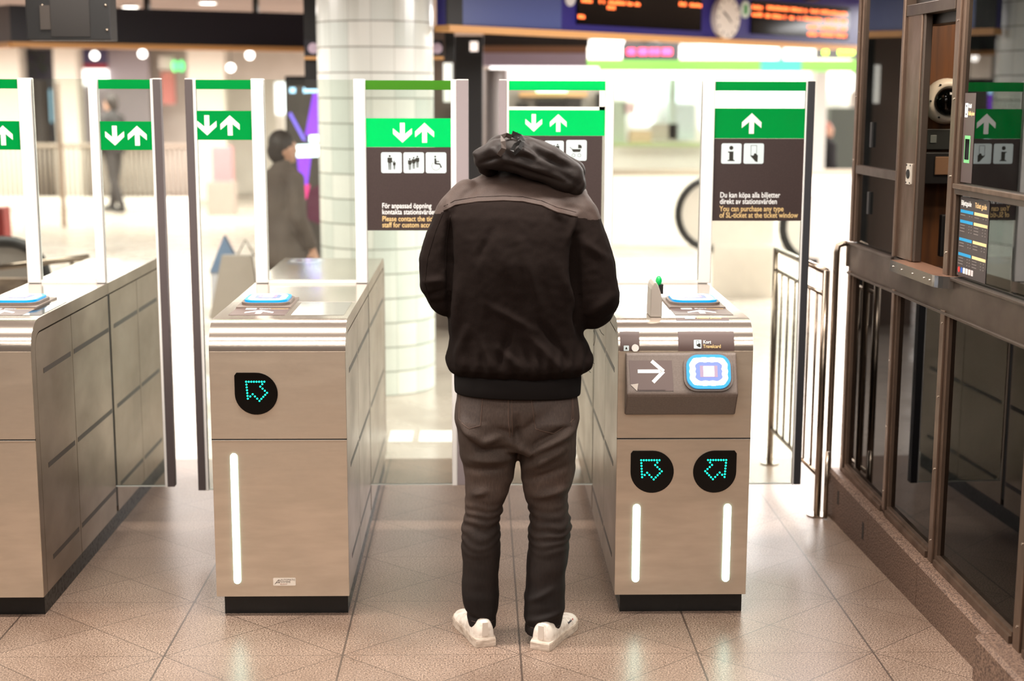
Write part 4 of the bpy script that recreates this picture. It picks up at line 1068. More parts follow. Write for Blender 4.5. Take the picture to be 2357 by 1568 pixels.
TF = [((1034, 520), (1032, 740), 6, -.010), ((1328, 545), (1334, 750), 6, -.011), ((1085, 560), (1120, 720), 10, .003), ((1200, 560), (1240, 700), 12, .004), ((1120, 700), (1230, 760), 9, .004), ((1140, 520), (1100, 600), 9, -.003), ((1035, 500), (1022, 620), 8, -.006), ((1325, 545), (1318, 700), 9, -.006), ((1318, 700), (1345, 790), 8, -.006), ((1075, 760), (1050, 835), 10, .006), ((1110, 780), (1130, 850), 9, .006), ((1150, 800), (1200, 850), 10, .007), ((1215, 770), (1290, 850), 11, .008), ((1240, 740), (1310, 830), 9, -.006),
      ((1175, 760), (1150, 840), 8, -.005), ((1290, 620), (1340, 740), 14, .006), ((1060, 640), (1045, 780), 13, .006), ((1150, 560), (1170, 640), 18, .004), ((975, 655), (1020, 650), 8, .006), ((975, 690), (1025, 672), 7, -.004), ((1345, 560), (1400, 600), 10, .005), ((1350, 735), (1410, 690), 10, .005),
      ((1265, 482), (1300, 505), 9, .005), ((1280, 470), (1330, 485), 8, -.004), ((1330, 500), (1310, 560), 8, .005), ((1030, 470), (1040, 520), 8, .005)]
TF = [(cv(a), cv(b), w_ / 700, am * 2.2) for a, b, w_, am in TF]
zp = Z_(838, 4.58)
def tdisp(co, n):
    d = sum(fold(co, a, b, w_, am) for a, b, w_, am in TF) if n.y < .4 else 0
    e = math.exp(-((co.z - zp) / .045) ** 2)
    d += e * .0045 * math.sin(co.x * 2 * math.pi / .045 + 3 * noise.noise(co * 7) + co.y * 50)
    d += .007 * noise.noise(Vector((co.x * 5, co.y * 5, co.z * 4))) + .0042 * noise.noise(Vector((co.x * 15, co.y * 15, co.z * 9))) + .0014 * noise.noise(co * 45) - .001
    return d
kme = fuse(kb, .006, tdisp, 5)
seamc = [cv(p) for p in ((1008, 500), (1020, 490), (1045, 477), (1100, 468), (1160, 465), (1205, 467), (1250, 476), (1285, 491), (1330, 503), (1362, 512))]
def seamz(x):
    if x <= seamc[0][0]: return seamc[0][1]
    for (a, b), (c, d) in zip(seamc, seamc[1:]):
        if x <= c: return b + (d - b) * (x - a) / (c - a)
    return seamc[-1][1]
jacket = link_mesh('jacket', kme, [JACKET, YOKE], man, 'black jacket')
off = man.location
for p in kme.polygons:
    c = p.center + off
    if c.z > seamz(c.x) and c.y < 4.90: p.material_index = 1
kme2 = kme.copy(); kme2.transform(Matrix.Translation(off)); kt = bvh(kme2)
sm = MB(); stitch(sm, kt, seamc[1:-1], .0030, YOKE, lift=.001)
stitch(sm, kt, [(x, z + .013) for x, z in seamc[1:-1]], .0011, JACKET, lift=.0)
stitch(sm, kt, [cv(p) for p in ((1018, 496), (1000, 540), (982, 600), (976, 660), (990, 705))], .0016, JACKET, lift=.0006)
stitch(sm, kt, [cv(p) for p in ((1036, 500), (1026, 560), (1024, 630))], .002, JACKET, lift=.0006)
sm.build('yoke_seam', jacket)
# ribbed waistband
wb = MB(); n = 220; rws = []
for py, xl, xr, yb, yf in ((852, 1050, 1336, 4.60, 4.86), (862, 1046, 1337, 4.590, 4.86), (880, 1046, 1336, 4.584, 4.855), (896, 1047, 1335, 4.583, 4.855), (899, 1048, 1334, 4.586, 4.853), (900, 1054, 1328, 4.595, 4.845)):
    Yc = (yb + yf) / 2; a, b = at(xl, py, Y=Yc), at(xr, py + 6, Y=Yc); rws.append(((a.x + b.x) / 2, Yc, a.z, b.z, (b.x - a.x) / 2, (yf - yb) / 2))
vs = []
for cx, cy, z0, z1, hx, hy in rws:
    for k in range(n):
        q = 2 * math.pi * k / n; c, s = math.cos(q), math.sin(q); e = 1 + (.006 if k % 2 else 0)
        x = cx + hx * e * math.copysign(abs(c) ** .8, c); vs.append((x, cy + hy * e * math.copysign(abs(s) ** .8, s), z0 + (z1 - z0) * (x - cx + hx) / (2 * hx)))
fs = [(i * n + k, (i + 1) * n + k, (i + 1) * n + (k + 1) % n, i * n + (k + 1) % n) for i in range(len(rws) - 1) for k in range(n)]
wb.add(vs, fs, RIBM, True); wb.build('waistband', jacket, label='ribbed black waistband')
# folded down hood
hd = MB()
def hl(lst, seg=18): limb(hd, [(*at(px, py, Y=Y), r) for px, py, Y, r in lst], seg)
hl([(1120, 364, 4.75, .040), (1152, 354, 4.74, .055), (1200, 358, 4.735, .062), (1255, 376, 4.73, .063), (1305, 405, 4.735, .057), (1322, 425, 4.74, .040)])
hl([(1120, 360, 4.75, .030), (1098, 354, 4.74, .014), (1089, 353, 4.74, .005)])
hl([(1108, 372, 4.75, .024), (1113, 387, 4.77, .022), (1130, 392, 4.82, .026)])
hl([(1112, 368, 4.80, .03), (1122, 375, 4.90, .035), (1200, 360, 4.98, .05), (1290, 380, 4.93, .04)])
hl([(1150, 345, 4.80, .050), (1200, 345, 4.85, .05), (1260, 365, 4.85, .05), (1320, 395, 4.82, .038)])
hl([(1330, 395, 4.76, .022), (1338, 430, 4.76, .018)])
hl([(1160, 325, 4.76, .018), (1205, 322, 4.77, .012), (1250, 334, 4.77, .012)])
HF = [((1105, 380), (1160, 362), 5, -.005), ((1165, 385), (1300, 425), 5, -.005), ((1170, 372), (1260, 398), 5, .004), ((1240, 345), (1330, 385), 5, .004), ((1130, 340), (1160, 370), 8, .006), ((1150, 330), (1180, 375), 7, -.006), ((1200, 345), (1232, 362), 6, .007), ((1195, 362), (1228, 370), 5, -.006), ((1215, 328), (1290, 360), 8, .005), ((1230, 350), (1310, 392), 8, -.005), ((1100, 358), (1135, 345), 7, .004), ((1270, 385), (1335, 430), 9, -.004), ((1210, 318), (1230, 340), 5, -.005)]
HF = [(cv(a), cv(b), w_ / 690, am * 1.7) for a, b, w_, am in HF]
def hdisp(co, n): return sum(fold(co, a, b, w_, am) for a, b, w_, am in HF) + .005 * noise.noise(co * 14) + .0022 * noise.noise(co * 34)
hme = fuse(hd, .0055, hdisp, 5); ht = bvh(hme)
hood = link_mesh('hood', hme, [HOODM], man, 'folded down hood of the jacket')
def strap(pts, wd, m, name):
    mb = MB(); P = [at(px, py, Y=Y) for px, py, Y in pts]; vs = []
    for i, p in enumerate(P):
        t = (P[min(i + 1, len(P) - 1)] - P[max(i - 1, 0)]).normalized(); s_ = t.cross(Vector((0, 1, 0)).lerp(Vector((0, 0, 1)), .25).normalized()).normalized() * wd / 2
        for sg, dy in ((-1, 0), (1, 0), (1, .003), (-1, .003)): vs.append(p + s_ * sg + Vector((0, dy, 0)))
    fs = [(i * 4 + k, i * 4 + (k + 1) % 4, (i + 1) * 4 + (k + 1) % 4, (i + 1) * 4 + k) for i in range(len(P) - 1) for k in range(4)] + [(3, 2, 1, 0), tuple(range(4 * len(P) - 4, 4 * len(P)))]
    mb.add(vs, fs, m); return mb.build(name, hood)
STR = mat('strap_black', (14, 11, 10), .6); STR2 = mat('strap_brown', (62, 50, 44), .6)
strap([(1148, 358, 4.672), (1160, 342, 4.668), (1158, 325, 4.672), (1156, 315, 4.69), (1166, 311, 4.70), (1178, 316, 4.70)], .016, STR2, 'hood_strap')
strap([(1178, 308, 4.70), (1196, 316, 4.69), (1203, 330, 4.675)], .022, STR, 'hood_strap')
strap([(1203, 326, 4.67), (1196, 342, 4.662), (1184, 354, 4.66), (1178, 346, 4.662), (1186, 334, 4.664), (1200, 326, 4.668)], .013, STR, 'hood_strap')
strap([(1189, 305, 4.70), (1194, 318, 4.69)], .006, STR, 'hood_strap')
# loose threads at the torn cuff and hem
th = MB()
for pts in ([(1366, 760), (1370, 772), (1369, 786), (1366, 796)], [(1380, 758), (1384, 766), (1390, 772)], [(1352, 845), (1356, 855), (1360, 858)], [(1362, 826), (1364, 834), (1368, 838)]):
    th.tube([at(a, b, Y=4.72) for a, b in pts], .0008, STR, 5)
th.build('loose_threads', jacket)

# shoes
def shoe(heel, toe, name, label, ln=.285, txt=False):
    h_ = Vector((*heel, 0)); t_ = Vector((*toe, 0)); d = (t_ - h_).normalized(); a = math.atan2(d.y, d.x) - math.pi / 2
    T = Matrix.Translation(h_) @ Matrix.Rotation(a, 4, 'Z')          # local +y towards the toe
    out = [(0, .034), (.02, .038), (.07, .039), (.13, .040), (.19, .049), (.235, .047), (.265, .034), (.283, .012)]
    sec = lambda s, k: [(w_ * k, y) for y, w_ in out] + [(-w_ * k, y) for y, w_ in out[::-1]]
    sb = MB(); pts = [(0, -.004)] and sec(1, 1.0)
    pts = [(x, y) for x, y in pts]
    n = len(pts)
    lv = [(0, .985), (.004, 1.0), (.024, 1.0), (.029, .97)]
    vs = [(x * k, (y - .14) * (k * .5 + .5) + .14, z) for z, k in lv for x, y in pts]
    fs = [tuple(range(n))[::-1], tuple(range(3 * n, 4 * n))] + [(i * n + j, i * n + (j + 1) % n, (i + 1) * n + (j + 1) % n, (i + 1) * n + j) for i in range(3) for j in range(n)]
    sb.add(vs, fs, SOLE, False, T)
    so = sb.build('rubber_sole', None)
    ub = MB()
    R_ = [(.012, .030, .088), (.03, .036, .092), (.06, .038, .090), (.09, .038, .086), (.12, .038, .078), (.15, .041, .068), (.18, .045, .058), (.21, .046, .052), (.24, .042, .048), (.265, .030, .042), (.278, .014, .034)]
    vs = []; m_ = 14
    for y, w_, hgt in R_:
        for k in range(m_ + 1):
            q = math.pi * k / m_; c, s_ = math.cos(q), math.sin(q)
            vs.append((w_ * math.copysign(abs(c) ** .7, c) * (1 - .18 * s_ ** 2), y, .022 + (hgt - .022) * abs(s_) ** .75))
    nr = len(R_)
    fs = [(i * (m_ + 1) + k, (i + 1) * (m_ + 1) + k, (i + 1) * (m_ + 1) + k + 1, i * (m_ + 1) + k + 1) for i in range(nr - 1) for k in range(m_)] + [tuple(range(m_ + 1)), tuple(range((nr - 1) * (m_ + 1), nr * (m_ + 1)))[::-1]]
    ub.add(vs, fs, SHOEW, True, T)
    up = ub.build(name, man, label=label)
    me = so.data; me.transform(Matrix.Translation(-man.location)); so.parent = up
    # foxing line, heel patch, laces
    hpch = MB(); hpch.prism([(-.010, .036), (.010, .036), (.009, .082), (-.009, .082)], mat('heel_tab', (214, 202, 190), .7), T @ Matrix.Translation((0, .0115, 0)) @ Matrix(((1, 0, 0, 0), (0, 0, -1, 0), (0, 1, 0, 0), (0, 0, 0, 1))), .003)
    hpch.build('heel_tab', up)
    lc = MB()
    for y, z in ((.115, .080), (.135, .073), (.155, .067), (.175, .060)): lc.tube([T @ Vector(p) for p in ((-.024, y, z - .006), (0, y, z + .004), (.024, y, z - .006))], .003, SHOEW, 6)
    lc.build('laces', up)
    if txt:
        lb = MB(); Mx = T @ Matrix.Translation((.0425, .150, .046)) @ Matrix(((0, 0, 1, 0), (1, 0, 0, 0), (0, 1, 0, 0), (0, 0, 0, 1))) @ Matrix.Rotation(R(-14), 4, 'X')
        lb.text('Reebok', .012, mat('label_navy', (60, 56, 70), .5), Mx, bold=.0003, xs=.9); lb.box((.040, .0, 0), (.046, .006, .0008), mat('label_red', (190, 60, 50), .5), M=Mx)
        lb.build('side_mark', up)
shoe((.020, 4.568), (-.062, 4.83), 'sneaker', 'left white sneaker with scuffed heel')
shoe((.196, 4.535), (.312, 4.79), 'sneaker', 'right white sneaker turned outwards', txt=True)

# ------------------------------------------------------------------ the hall beyond the gates
def pbox(mb, x0, y0, x1, y1, Y, dp, m, yr=None):
    """box whose front face at depth Y spans the given picture rectangle; dp = thickness away from the camera"""
    a, b = at(x0, y1, Y=Y), at(x1, y0, Y=Y)
    c, d = at(x0, y0, Y=Y), at(x1, y1, Y=Y)
    mb.box(((a.x + c.x) / 2, Y, a.z), ((b.x + d.x) / 2, Y + dp, b.z), m); return mb
def emis(name, rgb, es): return mat(name, rgb, .5, emit=rgb, es=es)
TILE = None
def tile_mat():
    m = bpy.data.materials.new('column_tiles'); m.use_nodes = True
    b = m.node_tree.nodes['Principled BSDF']; b.inputs['Roughness'].default_value = .18
    tc = N(m, 'ShaderNodeTexCoord'); sp = N(m, 'ShaderNodeSeparateXYZ'); L(m, tc.outputs['Object'], sp.inputs[0])
    def mt(op, a, bb=None):
        n = N(m, 'ShaderNodeMath', operation=op)
        for i, q in enumerate((a, bb)):
            if q is None: continue
            if isinstance(q, (int, float)): n.inputs[i].default_value = q
            else: L(m, q, n.inputs[i])
        return n.outputs[0]
    u = mt('MULTIPLY', mt('ARCTAN2', sp.outputs[1], sp.outputs[0]), 16 / (2 * math.pi)); v = mt('DIVIDE', sp.outputs[2], .1485)
    f = lambda c, wd: mt('LESS_THAN', mt('ABSOLUTE', mt('SUBTRACT', mt('FRACT', mt('ADD', c, .5)), .5)), wd)
    g = mt('MAXIMUM', mt('MULTIPLY', f(u, .016), .5), f(v, .026))
    wn = N(m, 'ShaderNodeTexWhiteNoise', noise_dimensions='2D'); cb = N(m, 'ShaderNodeCombineXYZ'); L(m, mt('FLOOR', u), cb.inputs[0]); L(m, mt('FLOOR', v), cb.inputs[1]); L(m, cb.outputs[0], wn.inputs[0])
    r = N(m, 'ShaderNodeValToRGB'); e = r.color_ramp.elements
    e[0].color = (*lin((206, 216, 210)), 1); e[1].color = (*lin((240, 242, 236)), 1); L(m, wn.outputs[0], r.inputs[0])
    mx = N(m, 'ShaderNodeMix', data_type='RGBA'); L(m, g, mx.inputs[0]); L(m, r.outputs[0], mx.inputs[6]); mx.inputs[7].default_value = (*lin((140, 140, 132)), 1)
    L(m, mx.outputs[2], b.inputs['Base Color'])
    return m
TILE = tile_mat()
cm = MB(); n = 64
for k in range(n):
    q0, q1 = 2 * math.pi * k / n, 2 * math.pi * (k + 1) / n
    cm.add([(.352 * math.cos(q0), .352 * math.sin(q0), 0), (.352 * math.cos(q1), .352 * math.sin(q1), 0), (.352 * math.cos(q1), .352 * math.sin(q1), 2.618), (.352 * math.cos(q0), .352 * math.sin(q0), 2.618)], [(0, 1, 2, 3)], TILE, True)
col = cm.build('tiled_column'); col.location = (-.632, 8.98, 0)
tag(col, 'round column clad in square white tiles behind the middle gate', 'column')

for i, px in enumerate((336, 587)):
    a = at(px, 20, Y=12.6); struct(MB().box((a.x - .02, 12.6, 2.40), (a.x + .02, 12.7, 2.62), BLACK).build('trim_%d' % (50 + i)))
# --- right fascia with departure screens: runs away to the right
A = Vector((-.30, 8.78, 0)); Bp = Vector((3.75, 12.85, 0)); AB = (Bp - A); LEN = AB.length; ang = math.atan2(AB.y, AB.x); ex = AB.normalized(); en = Vector((ex.y, -ex.x, 0))
def onsign(px, py):
    d = ray(px, py); o = Vector((0, 0, CAM_H))
    t = (A - o).dot(en) / d.dot(en); p = o + d * t
    return (p - A).dot(ex), p.z
sg = thing('departure_board', 'long blue overhead board with two black screens of orange text and a wood strip below', 'departure board', A, ang)
BLUE = mat('board_blue', (34, 28, 120), .35); BLUEL = mat('board_blue_lit', (70, 84, 140), .35)
def sbox(mb, x0, y0, x1, y1, m, o0=0, o1=.006):
    a, b = onsign(x0, y1), onsign(x1, y0); c, d = onsign(x0, y0), onsign(x1, y1)
    mb.box(((a[0] + c[0]) / 2, -o1, (a[1] + d[1]) / 2), ((b[0] + d[0]) / 2, -o0, (b[1] + c[1]) / 2), m)
mb = MB(); mb.box((.14, 0, 2.215), (LEN, .08, 2.60), BLUE); mb.build('panel', sg, local=True)
mb = MB(); mb.box((.14, -.012, 2.215), (onsign(1062, 40)[0], 0, 2.60), BLACK); mb.build('end_panel', sg, local=True)
mb = MB(); mb.box((onsign(1062, 40)[0], -.008, 2.225), (onsign(1290, 40)[0], 0, 2.60), BLUEL); mb.build('pale_sheen', sg, local=True)  # brighter stretch of the board, its lit sheen put into the colour
mb = MB(); mb.box((.14, -.03, 2.178), (LEN, .10, 2.216), TRIM); mb.build('wood_strip', sg, local=True)
LEDO = emis('led_orange', (255, 120, 60), 1.21)
sc1 = MB(); s0, s1 = onsign(1326, 30)[0], onsign(1612, 30)[0]; sc1.box((s0, -.012, 2.262), (s1, 0, 2.60), BLACKGL); sc1 = sc1.build('screen', sg, local=True)
sc2 = MB(); s0, s1 = onsign(1727, 50)[0], onsign(1952, 50)[0]; sc2.box((s0, -.012, 2.262), (s1, 0, 2.51), BLACKGL); sc2 = sc2.build('screen', sg, local=True)
def ledrow(parent, px0, px1, py, h=8, gap=None):
    mb = MB(); s0, z = onsign(px0, py); s1, _ = onsign(px1, py); a, zt = onsign((px0 + px1) / 2, py - h / 2); _, zb = onsign((px0 + px1) / 2, py + h / 2)
    hh = zt - zb; n = max(1, round((s1 - s0) / (hh * .78))); wd = (s1 - s0) / n
    for k in range(n):
        r = random.random()
        if n > 6 and r < .12: continue
        x0 = s0 + k * wd + wd * .12; x1 = s0 + (k + 1) * wd - wd * .12
        top = z + hh / 2 * (1 if r > .5 else .6)
        for (a, b, c, d) in ((x0, z - hh / 2, x0 + wd * .22, top), (x1 - wd * .22, z - hh / 2, x1, top), (x0, z - hh * .08, x1, z + hh * .08)):
            mb.box((a, -.0135, b), (c, -.012, d), LEDO)
    mb.build('led_text', parent, local=True)
for a, b, y in ((1335, 1360, 1), (1371, 1470, 3), (1560, 1612, 9), (1394, 1413, 17), (1327, 1343, 38)): ledrow(sc1, a, b, y, 9)
for a, b, y in ((1728, 1752, 16), (1758, 1946, 17), (1728, 1752, 33), (1758, 1946, 36), (1856, 1878, 61), (1884, 1945, 63), (1856, 1878, 78), (1884, 1945, 79)): ledrow(sc2, a, b, y, 9)
mb = MB(); s, z = onsign(1713, 22); M = Matrix(((1, 0, 0, s), (0, 0, -1, -.001), (0, 1, 0, z), (0, 0, 0, 1)))
mb.prism(circ(0, 0, .062, 24), mat('roundel_pale', (210, 226, 214), .4), M, .012); mb.prism(rrect(-.022, -.035, .022, .035, .008), mat('roundel_green', (50, 150, 70), .4), M @ Matrix.Translation((0, 0, .012)), .002); mb.build('line_roundel', sg, local=True)
mb = MB(); s, z = onsign(1310, 0); M = Matrix(((1, 0, 0, s), (0, 0, -1, -.001), (0, 1, 0, z + .01), (0, 0, 0, 1)))
mb.prism(circ(0, 0, .050, 24), mat('roundel_white', (214, 214, 214), .4), M, .012); mb.build('line_roundel', sg, local=True)
ck = thing('wall_clock', 'round white clock mounted on the blue departure board', 'clock', A, ang)
s, z = onsign(1663, 41); M = Matrix(((1, 0, 0, s), (0, 0, -1, -.002), (0, 1, 0, z), (0, 0, 0, 1)))
mb = MB(); mb.cyl((0, 0), .150, 0, .05, mat('clock_face', (226, 220, 210), .4), 40, M=M); mb.build('face', ck, local=True)
mb = MB()
for k in range(12):
    q = R(30 * k); mb.prism(seg2((.115 * math.cos(q), .115 * math.sin(q)), (.138 * math.cos(q), .138 * math.sin(q)), .010), INK, M @ Matrix.Translation((0, 0, .05)), .001)
mb.build('hour_marks', ck, local=True)
for nm, q, ln, wd in (('hour_hand', 148, .075, .013), ('minute_hand', 318, .05, .010)):
    mb = MB(); mb.prism(seg2((0, 0), (ln * math.cos(R(q)), ln * math.sin(R(q))), wd), INK, M @ Matrix.Translation((0, 0, .051)), .002); mb.build(nm, ck, local=True)

# --- left fascia
P0, P1 = Vector((-3.425, 10.9, 0)), Vector((-1.10, 12.05, 0)); v = P1 - P0
def fas(name, p, q, z0, z1, m, th=.15, off=0):
    d = (q - p).normalized(); nn = Vector((d.y, -d.x, 0))
    a, b = p + nn * off, q + nn * off; c_, e = q - nn * th, p - nn * th
    mb = MB(); vs = [(*a.xy, z0), (*b.xy, z0), (*c_.xy, z0), (*e.xy, z0), (*a.xy, z1), (*b.xy, z1), (*c_.xy, z1), (*e.xy, z1)]
    mb.add(vs, [(0, 3, 2, 1), (4, 5, 6, 7), (0, 1, 5, 4), (1, 2, 6, 5), (2, 3, 7, 6), (3, 0, 4, 7)], m); return struct(mb.build(name))
fas('trim_20', P0, P1, 2.175, 2.44, NAVY_D); fas('trim_21', P0, P1, 2.140, 2.176, TRIM, .17, .02)
P2 = Vector((-4.9, 12.6, 0))
fas('trim_22', P2, P0, 2.175, 2.44, mat('fascia_grey', (78, 66, 62), .5)); fas('trim_23', P2, P0, 2.140, 2.176, TRIM, .17, .02)
# black box hanging from the ceiling, near the left gate
hm = thing('hanging_display', 'black display box hanging from the ceiling above the left gates', 'display', (at(160, 40, Y=6.6).x, 6.6, 2.62))
mb = MB(); a, b = at(62, 92, Y=6.6), at(256, 92, Y=6.6); mb.box((a.x, 6.6, a.z), (b.x, 6.72, a.z + .30), BLACK); mb.build('casing', hm, bevel=.004)
mb = MB(); pbox(mb, 116, -6, 206, 84, 6.596, .006, mat('panel_smoke', (30, 25, 22), .3)); mb.build('back_plate', hm)
mb = MB(); pbox(mb, 92, 12, 115, 68, 6.592, .01, mat('plate_grey', (56, 48, 42), .4)); mb.build('label_plate', hm)
for px, py in ((243, 12), (246, 69), (97, 12)):
    c_ = at(px, py, Y=6.598); mb = MB(); mb.sphere((c_.x, c_.y, c_.z), .006, CHROME, 10, 8); mb.build('bolt', hm)
mb = MB(); mb.box(((a.x + b.x) / 2 - .04, 6.64, a.z + .30), ((a.x + b.x) / 2 + .04, 6.70, 2.618), BLACK); mb.build('bracket', hm)
# black hanging posts with small round direction signs either side of the column
for (x0, x1, sx0, sx1, yb, lab) in ((702, 737, 700, 742, 205, 'black ceiling post with small navy sign left of the tiled column'), (1024, 1046, 992, 1021, 140, 'black ceiling post with small navy sign right of the tiled column')):
    Y = 9.6; t = thing('sign_post', lab, 'sign', (at(x0, 50, Y=Y).x, Y, 2.62), group='hanging sign posts')
    mb = MB(); a, b = at(x0, yb, Y=Y), at(x1, yb, Y=Y); mb.box((a.x, Y, a.z), (b.x, Y + .06, 2.618), BLACK); mb.build('post', t)
    mb = MB(); pbox(mb, sx0, 92, sx1, 130, Y - .04, .03, NAVY_D); mb.build('sign_plate', t)
    mb = MB(); pbox(mb, sx0, 130, sx1, 137, Y - .04, .03, TRIM); mb.build('wood_strip', t)
    c_ = at((sx0 + sx1) / 2, 111, Y=Y - .042); mb = MB(); mb.prism(circ(0, 0, .034, 16), mat('sign_lilac', (200, 180, 200), .4), front(c_.x, Y - .041, c_.z), .002); mb.build('round_symbol', t)

# --- advertising screen left of the column
ad = thing('advertising_screen', 'tall black advertising screen glowing violet beside the tiled column', 'advertising screen', (at(705, 400, Y=11.3).x, 11.3, 0))
a, b = at(655, 175, Y=11.3), at(790, 175, Y=11.3)
mb = MB(); mb.box((a.x, 11.3, 0), (b.x, 11.5, a.z), BLACK); mb.build('casing', ad, bevel=.01)
sf = MB(); pbox(sf, 664, 198, 785, 640, 11.294, .006, mat('screen_dim', (52, 46, 42), .3, emit=(70, 62, 56), es=.5)); sf = sf.build('screen', ad)
VIO = emis('beam_violet', (150, 70, 255), .42); VIP = emis('beam_pink', (215, 60, 130), 0.55); CY = emis('glow_ice', (225, 250, 255), 1.43); VID = emis('beam_dusk', (90, 40, 60), 0.275)
def poly(pts, m, dy=.001, name='beam'):
    Y = 11.293; mb = MB(); P = [at(x, y, Y=Y) for x, y in pts]
    mb.prism([(p.x, p.z) for p in P], m, Matrix(((1, 0, 0, 0), (0, 0, -1, Y), (0, 1, 0, 0), (0, 0, 0, 1))), dy); mb.build(name, sf)
poly([(722, 205), (740, 205), (738, 310), (702, 312)], VIO); poly([(664, 262), (670, 258), (706, 325), (696, 322)], emis('beam_lilac', (130, 110, 240), 0.55))
poly([(684, 362), (716, 362), (704, 455), (690, 442)], VIO, name='beam'); poly([(688, 425), (714, 425), (706, 458), (696, 458)], VIP, .0015)
poly([(706, 440), (745, 420), (745, 520), (708, 505)], VID); poly([(683, 334), (745, 332), (745, 360), (683, 362)], CY, .002, 'glow_block'); poly([(712, 312), (745, 310), (745, 326), (712, 328)], CY, .002, 'glow_block')
poly([(698, 202), (740, 200), (740, 212), (698, 214)], emis('glow_sky', (170, 220, 255), 1.1), .002, 'glow_block'); poly([(667, 202), (680, 202), (680, 214), (667, 214)], emis('glow_sky', (170, 220, 255), 1.1), .002, 'glow_block')

# --- dark kiosk and canopy right of the column
kk = thing('kiosk_cabinet', 'tall black kiosk cabinet half hidden behind the tiled column and the middle gate', 'kiosk', (at(1080, 300, Y=11.0).x, 11.0, 0))
a, b = at(1046, 82, Y=11.0), at(1112, 82, Y=11.0)
mb = MB(); mb.box((a.x, 11.0, 0), (b.x, 11.5, a.z), BLACK); mb.build('casing', kk, bevel=.01)
mb = MB(); pbox(mb, 1082, 96, 1100, 118, 10.99, .01, emis('lamp_square', (240, 225, 215), 0.495)); mb.build('lamp', kk)
mb = MB(); a, b = at(1000, 160, Y=11.2), at(1046, 160, Y=11.2); mb.box((a.x - .3, 11.2, 0), (b.x, 11.4, 2.3), mat('brown_panel', (112, 96, 86), .5)); mb.build('side_panel', kk)
mb = MB(); a = at(1031, 145, Y=11.1); b = at(1031, 235, Y=11.1); mb.tube([(a.x, 11.12, b.z), (a.x, 11.12, a.z)], .035, emis('tube_white', (238, 236, 225), 0.495), 12); mb.build('light_tube', kk)
mb = MB(); a = at(1142, 200, Y=11.4); mb.cyl((a.x, 11.6), .10, 0, 2.0, noisy(mat('kiosk_grey', (176, 170, 168), .35, .4)), 32); tag(mb.build('grey_pillar'), 'slim round grey pillar behind the door edge in the middle of the picture', 'pillar')
cn = thing('shop_canopy', 'lavender and brown canopy with a bright lamp trough over the middle gates', 'canopy', (at(1240, 120, Y=12.6).x, 12.6, 2.618))
mb = MB(); pbox(mb, 1112, 122, 1352, 152, 12.6, .3, mat('canopy_lavender', (176, 166, 186), .5)); mb.build('lower_board', cn)
mb = MB(); pbox(mb, 1112, 106, 1352, 122, 12.6, .3, mat('canopy_tan', (140, 104, 78), .5)); mb.build('middle_board', cn)
mb = MB(); a, b = at(1112, 106, Y=12.6), at(1355, 100, Y=12.6); mb.box((a.x, 12.6, a.z), (b.x, 12.9, 2.618), DARK); mb.build('upper_board', cn)
mb = MB(); pbox(mb, 1128, 154, 1378, 186, 12.7, .3, emis('trough_white', (255, 250, 244), 0.88)); mb.build('lamp_trough', cn)
sp_ = thing('shop_counter', 'grey shop counter with an orange shelf behind the glass door right of the man', 'counter', (at(1280, 300, Y=13.2).x, 13.2, 0))
mb = MB(); a, b = at(1140, 204, Y=13.2), at(1392, 204, Y=13.2); mb.box((a.x, 13.2, 0), (b.x, 13.6, a.z), mat('counter_grey', (170, 164, 156), .5)); mb.build('back_panel', sp_)
mb = MB(); pbox(mb, 1195, 212, 1352, 223, 13.1, .08, mat('shelf_orange', (226, 178, 124), .5)); mb.build('shelf', sp_)
mb = MB(); pbox(mb, 1235, 204, 1305, 213, 13.08, .1, emis('lamp_mint', (190, 255, 220), 0.88)); mb.build('lamp', sp_)
for x0, x1, y0 in ((1188, 1216, 238), (1235, 1300, 232), (1302, 1338, 226), (1372, 1384, 215)):
    mb = MB(); pbox(mb, x0, y0, x1, 262, 13.1, .08, DARK); mb.build('dark_jar', sp_)
mb = MB(); pbox(mb, 990, 722, 1026, 751, 11.25, .12, mat('red_box', (214, 60, 50), .5)); tag(mb.build('red_box'), 'small red box on the floor left of the man, beyond the gates', 'box')

# --- right hand shops
GRN = mat('shop_green', (120, 185, 78), .4, emit=(110, 190, 80), es=.12)
sf_ = thing('shop', 'bright white shop front under a light green fascia on the right', 'shop', (at(1640, 250, Y=20).x, 20, 0))
mb = MB(); pbox(mb, 1345, 138, 1975, 163, 19.9, .15, GRN); mb.build('green_fascia', sf_)
mb = MB(); a, b = at(1340, 163, Y=20), at(1985, 163, Y=20); mb.box((a.x, 20.6, 0), (b.x, 20.8, 2.5), mat('shop_white', (236, 232, 224), .6)); mb.build('back_wall', sf_)
cols = [((228, 236, 226), 1.5), ((212, 226, 236), 1.1), ((236, 228, 222), 1.3), ((222, 234, 238), 1.6), ((238, 238, 232), 1.9)]
for i, (x0, y0, x1, y1) in enumerate(((1398, 180, 1468, 225), (1480, 165, 1600, 235), (1612, 185, 1640, 300), (1455, 248, 1505, 290), (1660, 205, 1700, 240), (1890, 170, 1965, 210), (1720, 205, 1850, 245))):
    mb = MB(); pbox(mb, x0, y0, x1, y1, 20.4, .1, emis('lightbox_%d' % i, cols[i % 5][0], cols[i % 5][1] * .55)); mb.build('light_box', sf_)
